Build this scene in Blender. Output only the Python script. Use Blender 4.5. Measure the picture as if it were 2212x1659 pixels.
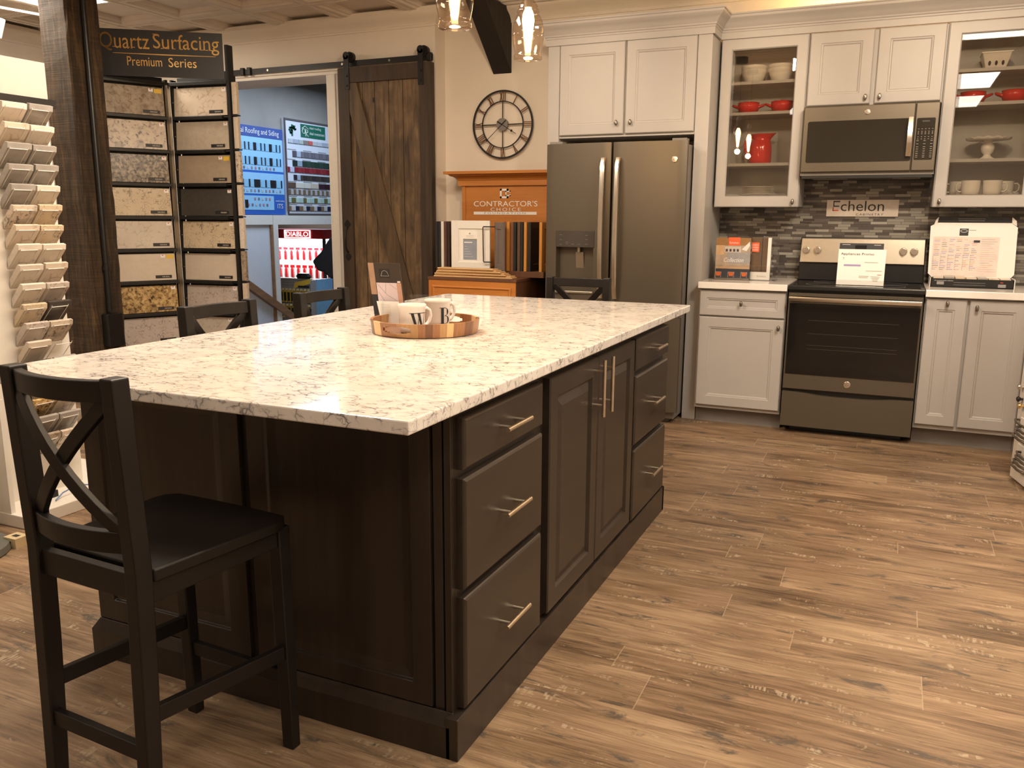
import bpy, bmesh, math, random
from mathutils import Vector, Matrix
random.seed(7)
PI = math.pi
for _o in list(bpy.data.objects): bpy.data.objects.remove(_o)
SC = bpy.context.scene
COL = SC.collection
# ---------------------------------------------------------------- camera (fitted to the photograph's vanishing points)
F, YAW, PITCH, ROLL, CAMH = 1817.7, -0.421699, 0.195579, 0.0057455, 1.305
def cam_axes():
    cy, sy = math.cos(YAW), math.sin(YAW); cp, sp = math.cos(PITCH), math.sin(PITCH); cr, sr = math.cos(ROLL), math.sin(ROLL)
    fwd = Vector((sy, cy, 0)); right = Vector((cy, -sy, 0)); up = Vector((0, 0, 1))
    f2 = fwd*cp - up*sp; u2 = up*cp + fwd*sp
    return right*cr + u2*sr, -right*sr + u2*cr, f2
_r, _u, _f = cam_axes()
cd = bpy.data.cameras.new('camera'); cam = bpy.data.objects.new('camera', cd); COL.objects.link(cam)
cam.matrix_world = Matrix(((_r.x, _u.x, -_f.x, 0), (_r.y, _u.y, -_f.y, 0), (_r.z, _u.z, -_f.z, CAMH), (0, 0, 0, 1)))
cd.sensor_width = 36; cd.sensor_fit = 'HORIZONTAL'; cd.lens = F/2212*36; cd.clip_start = 0.05; cd.clip_end = 60
SC.camera = cam
# ---------------------------------------------------------------- world, lights, exposure
SC.view_settings.view_transform = 'Standard'; SC.view_settings.look = 'None'
SC.view_settings.exposure = 0.60; SC.view_settings.gamma = 1.0; SC.view_settings.use_curve_mapping = False
try:
    SC.cycles.max_bounces = 8; SC.cycles.diffuse_bounces = 4; SC.cycles.glossy_bounces = 4
    SC.cycles.transmission_bounces = 8; SC.cycles.transparent_max_bounces = 12
    SC.cycles.caustics_reflective = False; SC.cycles.caustics_refractive = False
    SC.cycles.sample_clamp_indirect = 6; SC.cycles.use_denoising = True
except Exception: pass
W = bpy.data.worlds.new('world'); SC.world = W; W.use_nodes = True
W.node_tree.nodes['Background'].inputs[0].default_value = (1.0, 0.84, 0.66, 1); W.node_tree.nodes['Background'].inputs[1].default_value = 0.10
WARM = (1.0, 0.79, 0.55); WHITE = (1.0, 0.85, 0.68); COOL = (0.62, 0.78, 1.0)
def area(name, loc, size, power, color, rot=(0, 0, 0), sy=None):
    l = bpy.data.lights.new(name, 'AREA'); l.energy = power; l.color = color; l.size = size
    if sy: l.shape = 'RECTANGLE'; l.size_y = sy
    o = bpy.data.objects.new(name, l); o.location = loc; o.rotation_euler = rot; COL.objects.link(o); return o
def spot(name, loc, target, power, color, ang=60, blend=.6, r=.04):
    l = bpy.data.lights.new(name, 'SPOT'); l.energy = power; l.color = color; l.spot_size = math.radians(ang); l.spot_blend = blend; l.shadow_soft_size = r
    o = bpy.data.objects.new(name, l); o.location = loc
    d = Vector(target) - Vector(loc); o.rotation_euler = d.to_track_quat('-Z', 'Y').to_euler(); COL.objects.link(o); return o
# ceiling troffers (the light below each panel that is built further down)
TROFFERS = [(-5.545, 4.08), (-2.495, .42), (.555, .42), (-5.545, .42), (.555, 3.47), (1.775, 1.64), (.555, -1.41), (-2.495, 2.86)]
TPOWER = [36, 5, 9, 12, 32, 34, 4, 42]
for (x, y), w in zip(TROFFERS, TPOWER): area("troffer_light", (x, y, 2.7985), 0.55, w, WHITE, sy=1.16)
# unseen spots: track beams on counter and fridge surround, the rest added to brighten
TRACK_FILL = [((-0.55, 2.0, 2.62), (-1.15, 1.7, .9), 42, 70), ((-0.35, 3.3, 2.62), (-1.25, 5.4, 2.1), 75, 46), ((0.2, 3.5, 2.62), (-0.1, 5.6, 1.8), 70, 74), ((-1.7, 3.7, 2.62), (-2.9, 5.9, 1.9), 34, 80),
         ((-0.45, 2.7, 2.62), (-0.15, 3.2, 0), 14, 95), ((0.3, 1.9, 2.62), (0.5, 1.9, 0), 16, 100), ((-2.3, 3.2, 2.62), (-4.9, 4.95, 1.7), 60, 46)]
for p, t, w, a in TRACK_FILL: spot('track_and_fill_beam', p, t, w, WARM, a, .8, .05)
# strip of light on top of the wall cabinets
area('cabinet_top_light', (0.3, 5.83, 2.49), 1.9, 15, (1.0, .60, .22), rot=(PI, 0, 0), sy=.06)
# the shop beyond the barn door is lit cooler
area('shop_light', (-5.9, 8.3, 2.9), 1.2, 46, COOL, sy=2.5)
area('shop_light_far', (-8.6, 11.3, 1.9), 1.2, 30, COOL, sy=1.2)
# ---------------------------------------------------------------- mesh helpers
class MB:
    def __init__(s, T=None): s.v = []; s.f = []; s.m = []; s.T = T
    def add(s, vs, fs, m=0):
        n = len(s.v); T = s.T
        for p in vs: s.v.append(Vector(T(*p)) if T else Vector(p))
        for f in fs: s.f.append([i+n for i in f]); s.m.append(m)
        return s
    def box(s, x0, x1, y0, y1, z0, z1, m=0):
        return s.add([(x0,y0,z0),(x1,y0,z0),(x1,y1,z0),(x0,y1,z0),(x0,y0,z1),(x1,y0,z1),(x1,y1,z1),(x0,y1,z1)],
                     [(0,3,2,1),(4,5,6,7),(0,1,5,4),(1,2,6,5),(2,3,7,6),(3,0,4,7)], m)
    def hexa(s, p, m=0): return s.add(p, [(0,3,2,1),(4,5,6,7),(0,1,5,4),(1,2,6,5),(2,3,7,6),(3,0,4,7)], m)
    def cyl(s, a, b, r, m=0, n=16, r2=None):
        a = Vector(a); b = Vector(b); d = (b-a).normalized(); r2 = r if r2 is None else r2
        t = Vector((1,0,0)) if abs(d.x) < .9 else Vector((0,1,0)); u = d.cross(t).normalized(); w = d.cross(u)
        vs = []
        for i in range(n):
            c, q = math.cos(2*PI*i/n), math.sin(2*PI*i/n); vs.append(a+(u*c+w*q)*r)
        for i in range(n):
            c, q = math.cos(2*PI*i/n), math.sin(2*PI*i/n); vs.append(b+(u*c+w*q)*r2)
        fs = [(i,(i+1)%n,n+(i+1)%n,n+i) for i in range(n)] + [tuple(range(n))[::-1], tuple(range(n,2*n))]
        return s.add(vs, fs, m)
    def lathe(s, prof, c=(0,0,0), m=0, n=32, sx=1, sy=1):
        vs = []; fs = []
        for r, z in prof:
            for i in range(n): vs.append((c[0]+r*sx*math.cos(2*PI*i/n), c[1]+r*sy*math.sin(2*PI*i/n), c[2]+z))
        for j in range(len(prof)-1):
            for i in range(n): fs.append((j*n+i, j*n+(i+1)%n, (j+1)*n+(i+1)%n, (j+1)*n+i))
        if prof[0][0] > 1e-4 and prof[0] != prof[-1]: fs.append(tuple(range(n))[::-1])
        if prof[-1][0] > 1e-4 and prof[0] != prof[-1]: fs.append(tuple(range((len(prof)-1)*n, len(prof)*n)))
        return s.add(vs, fs, m)
    def tube(s, path, r, m=0, n=8, closed=False, sq=None):
        path = [Vector(p) for p in path]; k = len(path); vs = []; fs = []; u = None
        for i, p in enumerate(path):
            a = path[i-1] if (i or closed) else p; b = path[(i+1) % k] if (i < k-1 or closed) else p
            d = (b-a).normalized()
            if u is None:
                t = Vector((0,0,1)) if abs(d.z) < .9 else Vector((1,0,0)); u = d.cross(t).normalized()
            u = (u - d*u.dot(d)).normalized(); w = d.cross(u)
            for j in range(n):
                q = 2*PI*j/n + (PI/4 if n == 4 else 0); vs.append(p+(u*math.cos(q)+w*math.sin(q))*r)
        e = k if closed else k-1
        for i in range(e):
            for j in range(n): fs.append((i*n+j, i*n+(j+1)%n, ((i+1)%k)*n+(j+1)%n, ((i+1)%k)*n+j))
        if not closed: fs += [tuple(range(n))[::-1], tuple(range((k-1)*n, k*n))]
        return s.add(vs, fs, m)
    def rings(s, R, m=0, loop=False):
        # R: rects (u0,u1,v0,v1,w) joined one after the other; capped at both ends unless loop
        vs = []; fs = []
        for (a,b,c,d,w) in R: vs += [(a,c,w),(b,c,w),(b,d,w),(a,d,w)]
        k = len(R)
        for i in range(k if loop else k-1):
            j = (i+1) % k
            for q in range(4): fs.append((i*4+q, i*4+(q+1)%4, j*4+(q+1)%4, j*4+q))
        if not loop: fs += [(3,2,1,0), tuple(range((k-1)*4, k*4))]
        return s.add(vs, fs, m)
    def prism(s, poly, fn0, fn1, m=0):
        n = len(poly); vs = [fn0(*p) for p in poly]+[fn1(*p) for p in poly]
        return s.add(vs, [tuple(range(n))[::-1], tuple(range(n,2*n))]+[(i,(i+1)%n,n+(i+1)%n,n+i) for i in range(n)], m)
    def sweep(s, path, prof, m=0):
        # path in xy (open), prof closed list (out, z); out is to the right of the walking direction
        k = len(path); n = len(prof); N = []
        for i in range(k):
            def nr(a, b):
                d = Vector((b[0]-a[0], b[1]-a[1])).normalized(); return Vector((d.y, -d.x))
            if i == 0: o = nr(path[0], path[1])
            elif i == k-1: o = nr(path[-2], path[-1])
            else:
                a = nr(path[i-1], path[i]); b = nr(path[i], path[i+1]); o = (a+b).normalized(); o = o/max(.2, o.dot(a))
            N.append(o)
        vs = [(path[i][0]+N[i].x*p[0], path[i][1]+N[i].y*p[0], p[1]) for i in range(k) for p in prof]
        fs = [(i*n+j, i*n+(j+1)%n, (i+1)*n+(j+1)%n, (i+1)*n+j) for i in range(k-1) for j in range(n)]
        fs += [tuple(range(n))[::-1], tuple(range((k-1)*n, k*n))]
        return s.add(vs, fs, m)
    def mesh(s, name, mats, off=None, smooth=False):
        me = bpy.data.meshes.new(name)
        o = off or Vector((0,0,0))
        me.from_pydata([v-o for v in s.v], [], s.f)
        for mt in (mats if isinstance(mats, (list, tuple)) else [mats]): me.materials.append(mt)
        for p, k in zip(me.polygons, s.m): p.material_index = k
        bm = bmesh.new(); bm.from_mesh(me); bmesh.ops.recalc_face_normals(bm, faces=bm.faces); bm.to_mesh(me); bm.free()
        if smooth:
            for p in me.polygons: p.use_smooth = True
            try: me.set_sharp_from_angle(angle=math.radians(smooth if smooth is not True else 35))
            except Exception: pass
        me.update(); return me
ORIG = {}
def finish(o, bevel, mats):
    if bevel:
        b = o.modifiers.new('bevel', 'BEVEL'); b.width = bevel; b.segments = 2; b.limit_method = 'ANGLE'; b.angle_limit = math.radians(40); b.harden_normals = False
def thing(name, label, cat, loc=(0,0,0), rz=0, group=None):
    o = bpy.data.objects.new(name, None); COL.objects.link(o); o.empty_display_size = .05
    o.location = loc; o.rotation_euler = (0,0,rz); o['label'] = label; o['category'] = cat
    if group: o['group'] = group
    return o
def part(name, mb, mats, parent, bevel=0, smooth=False, label=None, local=False):
    # world-coordinate geometry is moved to its thing's base; local=True: already in the thing's own frame
    root = parent
    while root.parent: root = root.parent
    off = None if local else Vector(root.location)
    o = bpy.data.objects.new(name, mb.mesh(name, mats, off, smooth)); COL.objects.link(o); o.parent = parent
    finish(o, bevel, mats)
    if label: o['label'] = label
    return o
def solo(name, mb, mats, label, cat, group=None, bevel=0, smooth=False, kind=None, base=None):
    xs = [v.x for v in mb.v]; ys = [v.y for v in mb.v]; zs = [v.z for v in mb.v]
    c = Vector(base) if base else Vector(((min(xs)+max(xs))/2, (min(ys)+max(ys))/2, min(zs)))
    o = bpy.data.objects.new(name, mb.mesh(name, mats, c, smooth)); COL.objects.link(o); o.location = c
    finish(o, bevel, mats)
    if kind: o['kind'] = kind
    if label: o['label'] = label
    if cat: o['category'] = cat
    if group: o['group'] = group
    return o
def struct(name, mb, mats, bevel=0, smooth=False, label=None):
    o = bpy.data.objects.new(name, mb.mesh(name, mats, None, smooth)); COL.objects.link(o); o['kind'] = 'structure'
    finish(o, bevel, mats)
    if label: o['label'] = label
    return o
def dup(root, loc=None, rz=None, label=None, group=None):
    def cp(o, par):
        c = o.copy(); COL.objects.link(c)
        if par: c.parent = par
        for ch in o.children: cp(ch, c)
        return c
    r = cp(root, None)
    if loc is not None: r.location = loc
    if rz is not None: r.rotation_euler = (0,0,rz)
    if label: r['label'] = label
    if group: r['group'] = group
    return r
_deps = {}
def text_pts(txt, w, h, ext=.001, shear=0, spacing=1.0):
    cu = bpy.data.curves.new('t', 'FONT'); cu.body = txt; cu.size = 1; cu.extrude = 0; cu.resolution_u = 3; cu.shear = shear; cu.space_character = spacing
    ob = bpy.data.objects.new('t', cu); COL.objects.link(ob)
    bpy.context.view_layer.update(); dg = bpy.context.evaluated_depsgraph_get(); me = bpy.data.meshes.new_from_object(ob.evaluated_get(dg))
    vs = [tuple(v.co) for v in me.vertices]; fs = [tuple(p.vertices) for p in me.polygons]
    bpy.data.objects.remove(ob); bpy.data.curves.remove(cu); bpy.data.meshes.remove(me)
    x0 = min(v[0] for v in vs); x1 = max(v[0] for v in vs); y0 = min(v[1] for v in vs); y1 = max(v[1] for v in vs)
    return [((v[0]-x0)/(x1-x0)*w, (v[1]-y0)/(y1-y0)*(h if h else w*(y1-y0)/(x1-x0)), ext) for v in vs], fs
def text(mb, txt, u0, v0, w, h, wd=.001, m=0, shear=0, spacing=1.0):
    vs, fs = text_pts(txt, w, h, wd, shear, spacing)
    return mb.add([(u0+p[0], v0+p[1], p[2]) for p in vs], fs, m)
def FY(y): return lambda u, v, w: (u, y-w, v)      # faces -y : u=x, v=z
def FX(x): return lambda u, v, w: (x+w, u, v)      # faces +x : u=y, v=z
# ---------------------------------------------------------------- materials
class NT:
    def __init__(s, name):
        s.mat = bpy.data.materials.new(name); s.mat.use_nodes = True; s.t = s.mat.node_tree; s.n = s.t.nodes; s.l = s.t.links
        s.b = s.n['Principled BSDF']
    def node(s, ty, **kw):
        n = s.n.new(ty)
        for k, v in kw.items(): setattr(n, k, v)
        return n
    def put(s, sock, v):
        if v is None: return
        if isinstance(v, bpy.types.NodeSocket): s.l.new(v, sock)
        elif isinstance(v, (tuple, list)): sock.default_value = (*v, 1) if (len(v) == 3 and sock.type == 'RGBA') else v
        else: sock.default_value = v
    def math(s, op, a, b=None, c=None):
        n = s.node('ShaderNodeMath', operation=op); s.put(n.inputs[0], a); s.put(n.inputs[1], b); s.put(n.inputs[2], c); return n.outputs[0]
    def pos(s):
        return s.node('ShaderNodeNewGeometry').outputs['Position']
    def obj(s): return s.node('ShaderNodeTexCoord').outputs['Object']
    def gen(s): return s.node('ShaderNodeTexCoord').outputs['Generated']
    def sep(s, v):
        n = s.node('ShaderNodeSeparateXYZ'); s.put(n.inputs[0], v); return n.outputs
    def comb(s, x=0, y=0, z=0):
        n = s.node('ShaderNodeCombineXYZ'); s.put(n.inputs[0], x); s.put(n.inputs[1], y); s.put(n.inputs[2], z); return n.outputs[0]
    def scale(s, v, sc, loc=(0,0,0)):
        n = s.node('ShaderNodeMapping'); s.put(n.inputs['Vector'], v); n.inputs['Scale'].default_value = sc; n.inputs['Location'].default_value = loc; return n.outputs[0]
    def vadd(s, a, b):
        n = s.node('ShaderNodeVectorMath', operation='ADD'); s.put(n.inputs[0], a); s.put(n.inputs[1], b); return n.outputs[0]
    def vmul(s, a, k):
        n = s.node('ShaderNodeVectorMath', operation='SCALE'); s.put(n.inputs[0], a); s.put(n.inputs['Scale'], k); return n.outputs[0]
    def noise(s, v, sc=5, det=4, rough=.5, dist=0, out=0):
        n = s.node('ShaderNodeTexNoise'); s.put(n.inputs['Vector'], v); n.inputs['Scale'].default_value = sc; n.inputs['Detail'].default_value = det
        n.inputs['Roughness'].default_value = rough; n.inputs['Distortion'].default_value = dist; return n.outputs[out]
    def vor(s, v, sc=5, feature='F1', out='Distance', dim='3D', rnd=1):
        n = s.node('ShaderNodeTexVoronoi', feature=feature, voronoi_dimensions=dim)
        s.put(n.inputs['W' if dim == '1D' else 'Vector'], v); n.inputs['Scale'].default_value = sc; n.inputs['Randomness'].default_value = rnd; return n.outputs[out]
    def white(s, v, out='Value', dim='3D'):
        n = s.node('ShaderNodeTexWhiteNoise', noise_dimensions=dim); s.put(n.inputs['W' if dim == '1D' else 'Vector'], v); return n.outputs[out]
    def ramp(s, f, stops, interp='LINEAR'):
        n = s.node('ShaderNodeValToRGB'); s.put(n.inputs[0], f); n.color_ramp.interpolation = interp; e = n.color_ramp.elements
        while len(e) < len(stops): e.new(.5)
        for i, (p, c) in enumerate(stops):
            e[i].position = p; e[i].color = (*c, 1) if isinstance(c, (tuple, list)) else (c, c, c, 1)
        return n.outputs[0]
    def mix(s, f, a, b, mode='MIX'):
        n = s.node('ShaderNodeMix', data_type='RGBA', blend_type=mode); s.put(n.inputs[0], f); s.put(n.inputs[6], a); s.put(n.inputs[7], b); return n.outputs[2]
    def bump(s, h, st=.2, d=.01):
        n = s.node('ShaderNodeBump'); n.inputs['Strength'].default_value = st; n.inputs['Distance'].default_value = d; s.put(n.inputs['Height'], h); s.l.new(n.outputs[0], s.b.inputs['Normal'])
    def out(s, base=None, rough=None, metal=None, **kw):
        s.put(s.b.inputs['Base Color'], base); s.put(s.b.inputs['Roughness'], rough); s.put(s.b.inputs['Metallic'], metal)
        for k, v in kw.items(): s.put(s.b.inputs[k.replace('_', ' ')], v)
        return s.mat
def flat(name, c, rough=.5, metal=0, var=.06, sc=30, **kw):
    g = NT(name)
    if var:
        f = g.noise(g.obj(), sc, 3); k = [tuple(max(0, x*(1-var)) for x in c), tuple(min(1, x*(1+var)) for x in c)]
        base = g.ramp(f, [(.3, k[0]), (.7, k[1])])
    else: base = c
    return g.out(base, rough, metal, **kw)
def glow(name, c, st):
    g = NT(name); return g.out(c, .5, 0, Emission_Color=c, Emission_Strength=st)
def srgb(r, g, b):
    f = lambda x: (x/255/12.92 if x <= 10 else ((x/255+.055)/1.055)**2.4); return (f(r), f(g), f(b))
# paint and plain surfaces
M_wall = flat('wall_paint', (.78, .70, .60), .75, sc=3, var=.03)
M_trim = flat('trim_paint', (.78, .73, .66), .45, var=.02)
M_grey = flat('grey_cabinet_paint', (.415, .392, .372), .42, var=.02, sc=4)
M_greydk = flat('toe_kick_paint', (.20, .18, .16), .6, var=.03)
M_black = flat('black_metal', (.018, .017, .016), .45, .3, var=.1)
M_blackp = flat('black_plastic', (.012, .012, .012), .35, var=.1)
M_chair = flat('black_chair_paint', (.0085, .0062, .0048), .45, var=.2, sc=12, Specular_IOR_Level=.35)
M_chrome = flat('polished_steel', (.75, .70, .62), .22, 1, var=.02)
M_nickel = flat('brushed_nickel', (.68, .60, .48), .30, 1, var=.04, sc=80)
M_pewter = flat('pewter_knob', (.22, .19, .16), .35, .9, var=.1)
M_white = flat('white_ceramic', (.80, .76, .70), .18, var=.01)
M_red = flat('red_glaze', (.62, .018, .014), .12, var=.1, sc=10)
M_paper = flat('white_paper', (.82, .79, .74), .6, var=.01)
M_paper2 = flat('bright_card', (.90, .88, .84), .5, var=.01)
M_ink = flat('black_ink', (.02, .02, .022), .6, var=0)
M_grayink = flat('grey_ink', (.25, .24, .24), .6, var=0)
M_whiteink = flat('white_ink', (.78, .76, .74), .5, var=0)
M_redink = flat('red_ink', (.60, .05, .04), .5, var=0)
M_orangeink = flat('orange_ink', (.80, .13, .04), .5, var=0)
M_purpleink = flat('violet_ink', (.36, .28, .55), .5, var=0)
M_yellow = flat('yellow_print', (.80, .52, .06), .5, var=.03)
M_gold = flat('gold_foil', (.95, .62, .22), .18, 1, var=.05)
M_door_white = flat('white_lacquer', (.76, .73, .68), .4, var=.02)
M_rackwhite = flat('white_powder_coat', (.74, .70, .63), .4, var=.02)
M_pink = flat('pink_plastic', (.62, .26, .22), .5, var=.05)
M_fixture = flat('white_enamel', (.82, .77, .68), .35, var=.01)
def wood(name, dark, light, rough=.45, axis=2, sc=1.0, ring=9, wear=0):
    g = NT(name); p = g.obj()
    s3 = [14*sc]*3; s3[axis] = 1.1*sc
    v = g.scale(p, s3); n1 = g.noise(v, 1.6, 6, .6, .6)
    v2 = g.scale(p, [x*5 for x in s3]); n2 = g.noise(v2, 2, 3, .5)
    f = g.math('ADD', g.math('MULTIPLY', n1, .75), g.math('MULTIPLY', n2, .25))
    c = g.ramp(f, [(.32, dark), (.5, tuple((a+b)/2 for a, b in zip(dark, light))), (.68, light)])
    if wear: g.bump(n2, wear, .004)
    return g.out(c, rough, 0)
M_espresso = wood('espresso_stained_wood', (.014, .0095, .007), (.036, .026, .019), .34, 2, .5)
M_espresso_front = wood('espresso_drawer_wood', (.026, .019, .014), (.040, .030, .022), .33, 1, .5)
M_maple = wood('honey_maple', (.40, .135, .022), (.56, .22, .045), .42, 0, .5)
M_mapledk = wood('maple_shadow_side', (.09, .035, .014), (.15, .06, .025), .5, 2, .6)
M_strip = wood('pale_oak_strip', (.62, .38, .17), (.78, .52, .26), .5, 0, .8)
M_beam = wood('dark_brace_wood', (.006, .004, .003), (.020, .013, .009), .7, 2, .6)
def timber():
    g = NT('rough_sawn_timber'); p = g.obj()
    n1 = g.noise(g.scale(p, (22, 22, 1.5)), 1.5, 8, .65, 1.2)
    saw = g.noise(g.scale(p, (3, 3, 120)), 1.2, 4, .6, .3)
    big = g.noise(g.scale(p, (6, 6, .8)), 1.2, 3, .5)
    f = g.math('ADD', g.math('MULTIPLY', n1, .55), g.math('ADD', g.math('MULTIPLY', saw, .2), g.math('MULTIPLY', big, .25)))
    c = g.ramp(f, [(.38, (.014, .009, .005)), (.48, (.040, .025, .013)), (.57, (.085, .050, .022)), (.68, (.19, .11, .05))])
    g.bump(g.math('ADD', n1, g.math('MULTIPLY', saw, .6)), .5, .006)
    return g.out(c, .75, 0)
M_timber = timber()
def barn():
    g = NT('stained_barn_boards'); p = g.obj()
    tone = g.white(g.math('FLOOR', g.math('MULTIPLY', g.sep(p)[0], 7.6)), dim='1D')
    off = g.vadd(p, g.comb(0, 0, g.math('MULTIPLY', tone, 7)))
    n1 = g.noise(g.scale(off, (16, 16, 1.2)), 1.4, 7, .6, .8)
    blot = g.noise(g.scale(off, (5, 5, 2.2)), 1.5, 3, .6, .5)
    knot = g.vor(g.scale(off, (4, 4, 2.2)), 1.0)
    f = g.math('ADD', g.math('MULTIPLY', n1, .45), g.math('MULTIPLY', blot, .55))
    c = g.ramp(f, [(.36, (.045, .029, .017)), (.5, (.125, .080, .043)), (.64, (.24, .155, .078))])
    c = g.mix(g.math('LESS_THAN', knot, .07), c, (.015, .009, .006))
    g.bump(n1, .2, .003)
    return g.out(c, .6, 0)
M_barn = barn()
M_barnframe = wood('dark_barn_frame_wood', (.026, .017, .011), (.072, .046, .027), .6, 2, .8, wear=.15)
def floor_mat():
    g = NT('wood_plank_floor'); P_ = g.sep(g.pos()); x, y = P_[0], P_[1]
    t = g.math('DIVIDE', g.math('ADD', y, 20.081), .325); b = g.math('FLOOR', t); fr = g.math('SUBTRACT', t, b)
    sub = g.math('GREATER_THAN', fr, .585); row = g.math('ADD', g.math('MULTIPLY', b, 2), sub)
    rr = g.white(row, dim='1D')
    tx = g.math('ADD', g.math('DIVIDE', x, 1.22), g.math('MULTIPLY', rr, 7.3)); col = g.math('FLOOR', tx); fx = g.math('SUBTRACT', tx, col)
    idv = g.comb(col, row, 0); rnd = g.white(idv, 'Color'); R = g.sep(rnd)
    # seams
    d1 = g.math('MULTIPLY', fx, 1.22); d1 = g.math('MINIMUM', d1, g.math('SUBTRACT', 1.22, d1))
    e = g.math('ABSOLUTE', g.math('SUBTRACT', fr, .585)); e = g.math('MINIMUM', e, g.math('MINIMUM', fr, g.math('SUBTRACT', 1, fr))); d2 = g.math('MULTIPLY', e, .325)
    endseam = g.math('LESS_THAN', d1, .0016); longseam = g.math('LESS_THAN', d2, .0010)
    q = g.comb(g.math('ADD', x, g.math('MULTIPLY', R[0], 31)), g.math('ADD', y, g.math('MULTIPLY', R[1], 17)), g.math('MULTIPLY', R[2], 9))
    wv = g.noise(g.scale(q, (1.1, 5, 1)), 1.6, 2, .5, 0, 1)
    q2 = g.vadd(g.scale(q, (1.0, 11, 1)), g.vmul(wv, .55))
    n1 = g.noise(q2, 2.2, 8, .62, .9)
    fine = g.noise(g.scale(q, (7, 170, 1)), 1.0, 4, .6)
    blot = g.noise(g.scale(q, (1.6, 4.0, 1)), 1.3, 3, .5)
    f = g.math('ADD', g.math('MULTIPLY', n1, .44), g.math('ADD', g.math('MULTIPLY', fine, .26), g.math('MULTIPLY', blot, .30)))
    f = g.math('ADD', f, g.math('MULTIPLY', g.math('SUBTRACT', R[0], .5), .05))
    c = g.ramp(f, [(.37, (.085, .052, .029)), (.455, (.185, .119, .068)), (.53, (.268, .180, .106)), (.62, (.385, .272, .165))])
    c = g.mix(g.math('MULTIPLY', R[2], .30), c, g.mix(1, c, (.92, .80, .74), 'MULTIPLY'))
    # grey-blue smudges
    sm = g.noise(g.scale(q, (3.0, 8, 1)), 1.7, 6, .7, .6)
    c = g.mix(g.ramp(sm, [(.56, 0), (.66, .85)]), c, (.066, .056, .045))
    # pale scraped patches with saw marks
    sc_ = g.noise(g.scale(q, (2.4, 8.5, 1)), 1.9, 5, .7, .8)
    saw = g.noise(g.vadd(g.scale(q, (85, 10, 1)), g.vmul(q, 10)), 1.0, 2, .5)
    msk = g.math('MULTIPLY', g.ramp(sc_, [(.585, 0), (.64, 1)]), g.ramp(saw, [(.46, 0), (.56, 1)]))
    c = g.mix(g.math('MULTIPLY', msk, .6), c, (.50, .40, .27))
    # knots
    kn = g.vor(g.scale(q, (1.2, 3.6, 1)), 1.0)
    c = g.mix(g.ramp(kn, [(.03, .85), (.07, 0)]), c, (.075, .045, .028))
    c = g.mix(g.math('MULTIPLY', endseam, .6), c, (.42, .31, .20)); c = g.mix(g.math('MULTIPLY', longseam, .5), c, (.13, .085, .055))
    g.bump(g.math('ADD', fine, g.math('MULTIPLY', n1, .5)), .12, .002)
    return g.out(c, g.ramp(n1, [(.3, .36), (.7, .50)]), 0)
M_floor = floor_mat()
def quartz(name, base, base2, vein, rough=.12):
    g = NT(name); p = g.obj()
    d = g.noise(p, 16, 3, .6, 0, 1); q = g.vadd(g.scale(p, (1.0, 1.9, 1.5)), g.vmul(d, .055))
    e = g.vor(q, 24, 'DISTANCE_TO_EDGE'); e2 = g.vor(g.vadd(q, (5.3, 2.2, 1)), 52, 'DISTANCE_TO_EDGE')
    gate = g.noise(g.scale(p, (1, 1.5, 1)), 22, 4, .6, .4); gate2 = g.noise(p, 4.5, 2, .5)
    l1 = g.math('MULTIPLY', g.ramp(e, [(.01, 1), (.06, 0)]), g.ramp(gate, [(.46, 0), (.55, 1)]))
    l2 = g.math('MULTIPLY', g.ramp(e2, [(0, .8), (.05, 0)]), g.ramp(gate, [(.50, 0), (.58, 1)]))
    m = g.math('MULTIPLY', g.math('MAXIMUM', l1, l2), g.ramp(gate2, [(.34, .25), (.6, 1)]))
    halo = g.math('MULTIPLY', g.ramp(e, [(0, .5), (.2, 0)]), g.ramp(gate, [(.47, 0), (.62, 1)]))
    c = g.ramp(g.noise(p, 9, 5, .65), [(.35, base), (.65, base2)])
    c = g.mix(halo, c, (.42, .39, .37)); c = g.mix(g.math('MULTIPLY', m, .95), c, vein)
    return g.out(c, rough, 0)
M_counter = quartz('white_veined_quartz', (.80, .765, .715), (.70, .655, .60), (.13, .12, .125), .08)
M_backcounter = flat('white_quartz', (.82, .78, .73), .15, var=.01)
def stone(name, a, b, c3, sc=20, mode='speck', rough=.2):
    g = NT(name); p = g.obj()
    n1 = g.noise(p, sc, 6, .65, .5); n2 = g.noise(p, sc*.3, 3, .5)
    if mode == 'vein':
        d = g.noise(p, sc*.5, 3, .6, 0, 1); e = g.vor(g.vadd(p, g.vmul(d, .5/sc)), sc*1.5, 'DISTANCE_TO_EDGE')
        base = g.ramp(n2, [(.35, a), (.65, b)]); m = g.math('MULTIPLY', g.ramp(e, [(0, 1), (.10, 0)]), g.ramp(n1, [(.47, 0), (.60, .9)]))
        col = g.mix(m, base, c3)
    elif mode == 'plain':
        col = g.ramp(n1, [(.35, a), (.65, b)])
    else:
        col = g.ramp(n1, [(.36, c3), (.46, a), (.62, b)]); col = g.mix(g.ramp(n2, [(.55, 0), (.65, .4)]), col, c3)
    return g.out(col, rough, 0)
S_cream = stone('cream_stone', (.62,.52,.41), (.70,.60,.48), (.42,.30,.22), 14, 'vein')
S_beige = stone('beige_grey_stone', (.44,.37,.29), (.50,.43,.34), (.36,.30,.24), 30, 'plain')
S_taupe = stone('taupe_stone', (.36,.28,.20), (.40,.32,.23), (.3,.2,.1), 30, 'plain')
S_char = stone('charcoal_stone', (.060,.052,.045), (.072,.063,.055), (.05,.05,.05), 40, 'plain')
S_brownspk = stone('mottled_brown_stone', (.33,.26,.19), (.42,.35,.26), (.20,.14,.09), 34, 'speck')
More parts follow.
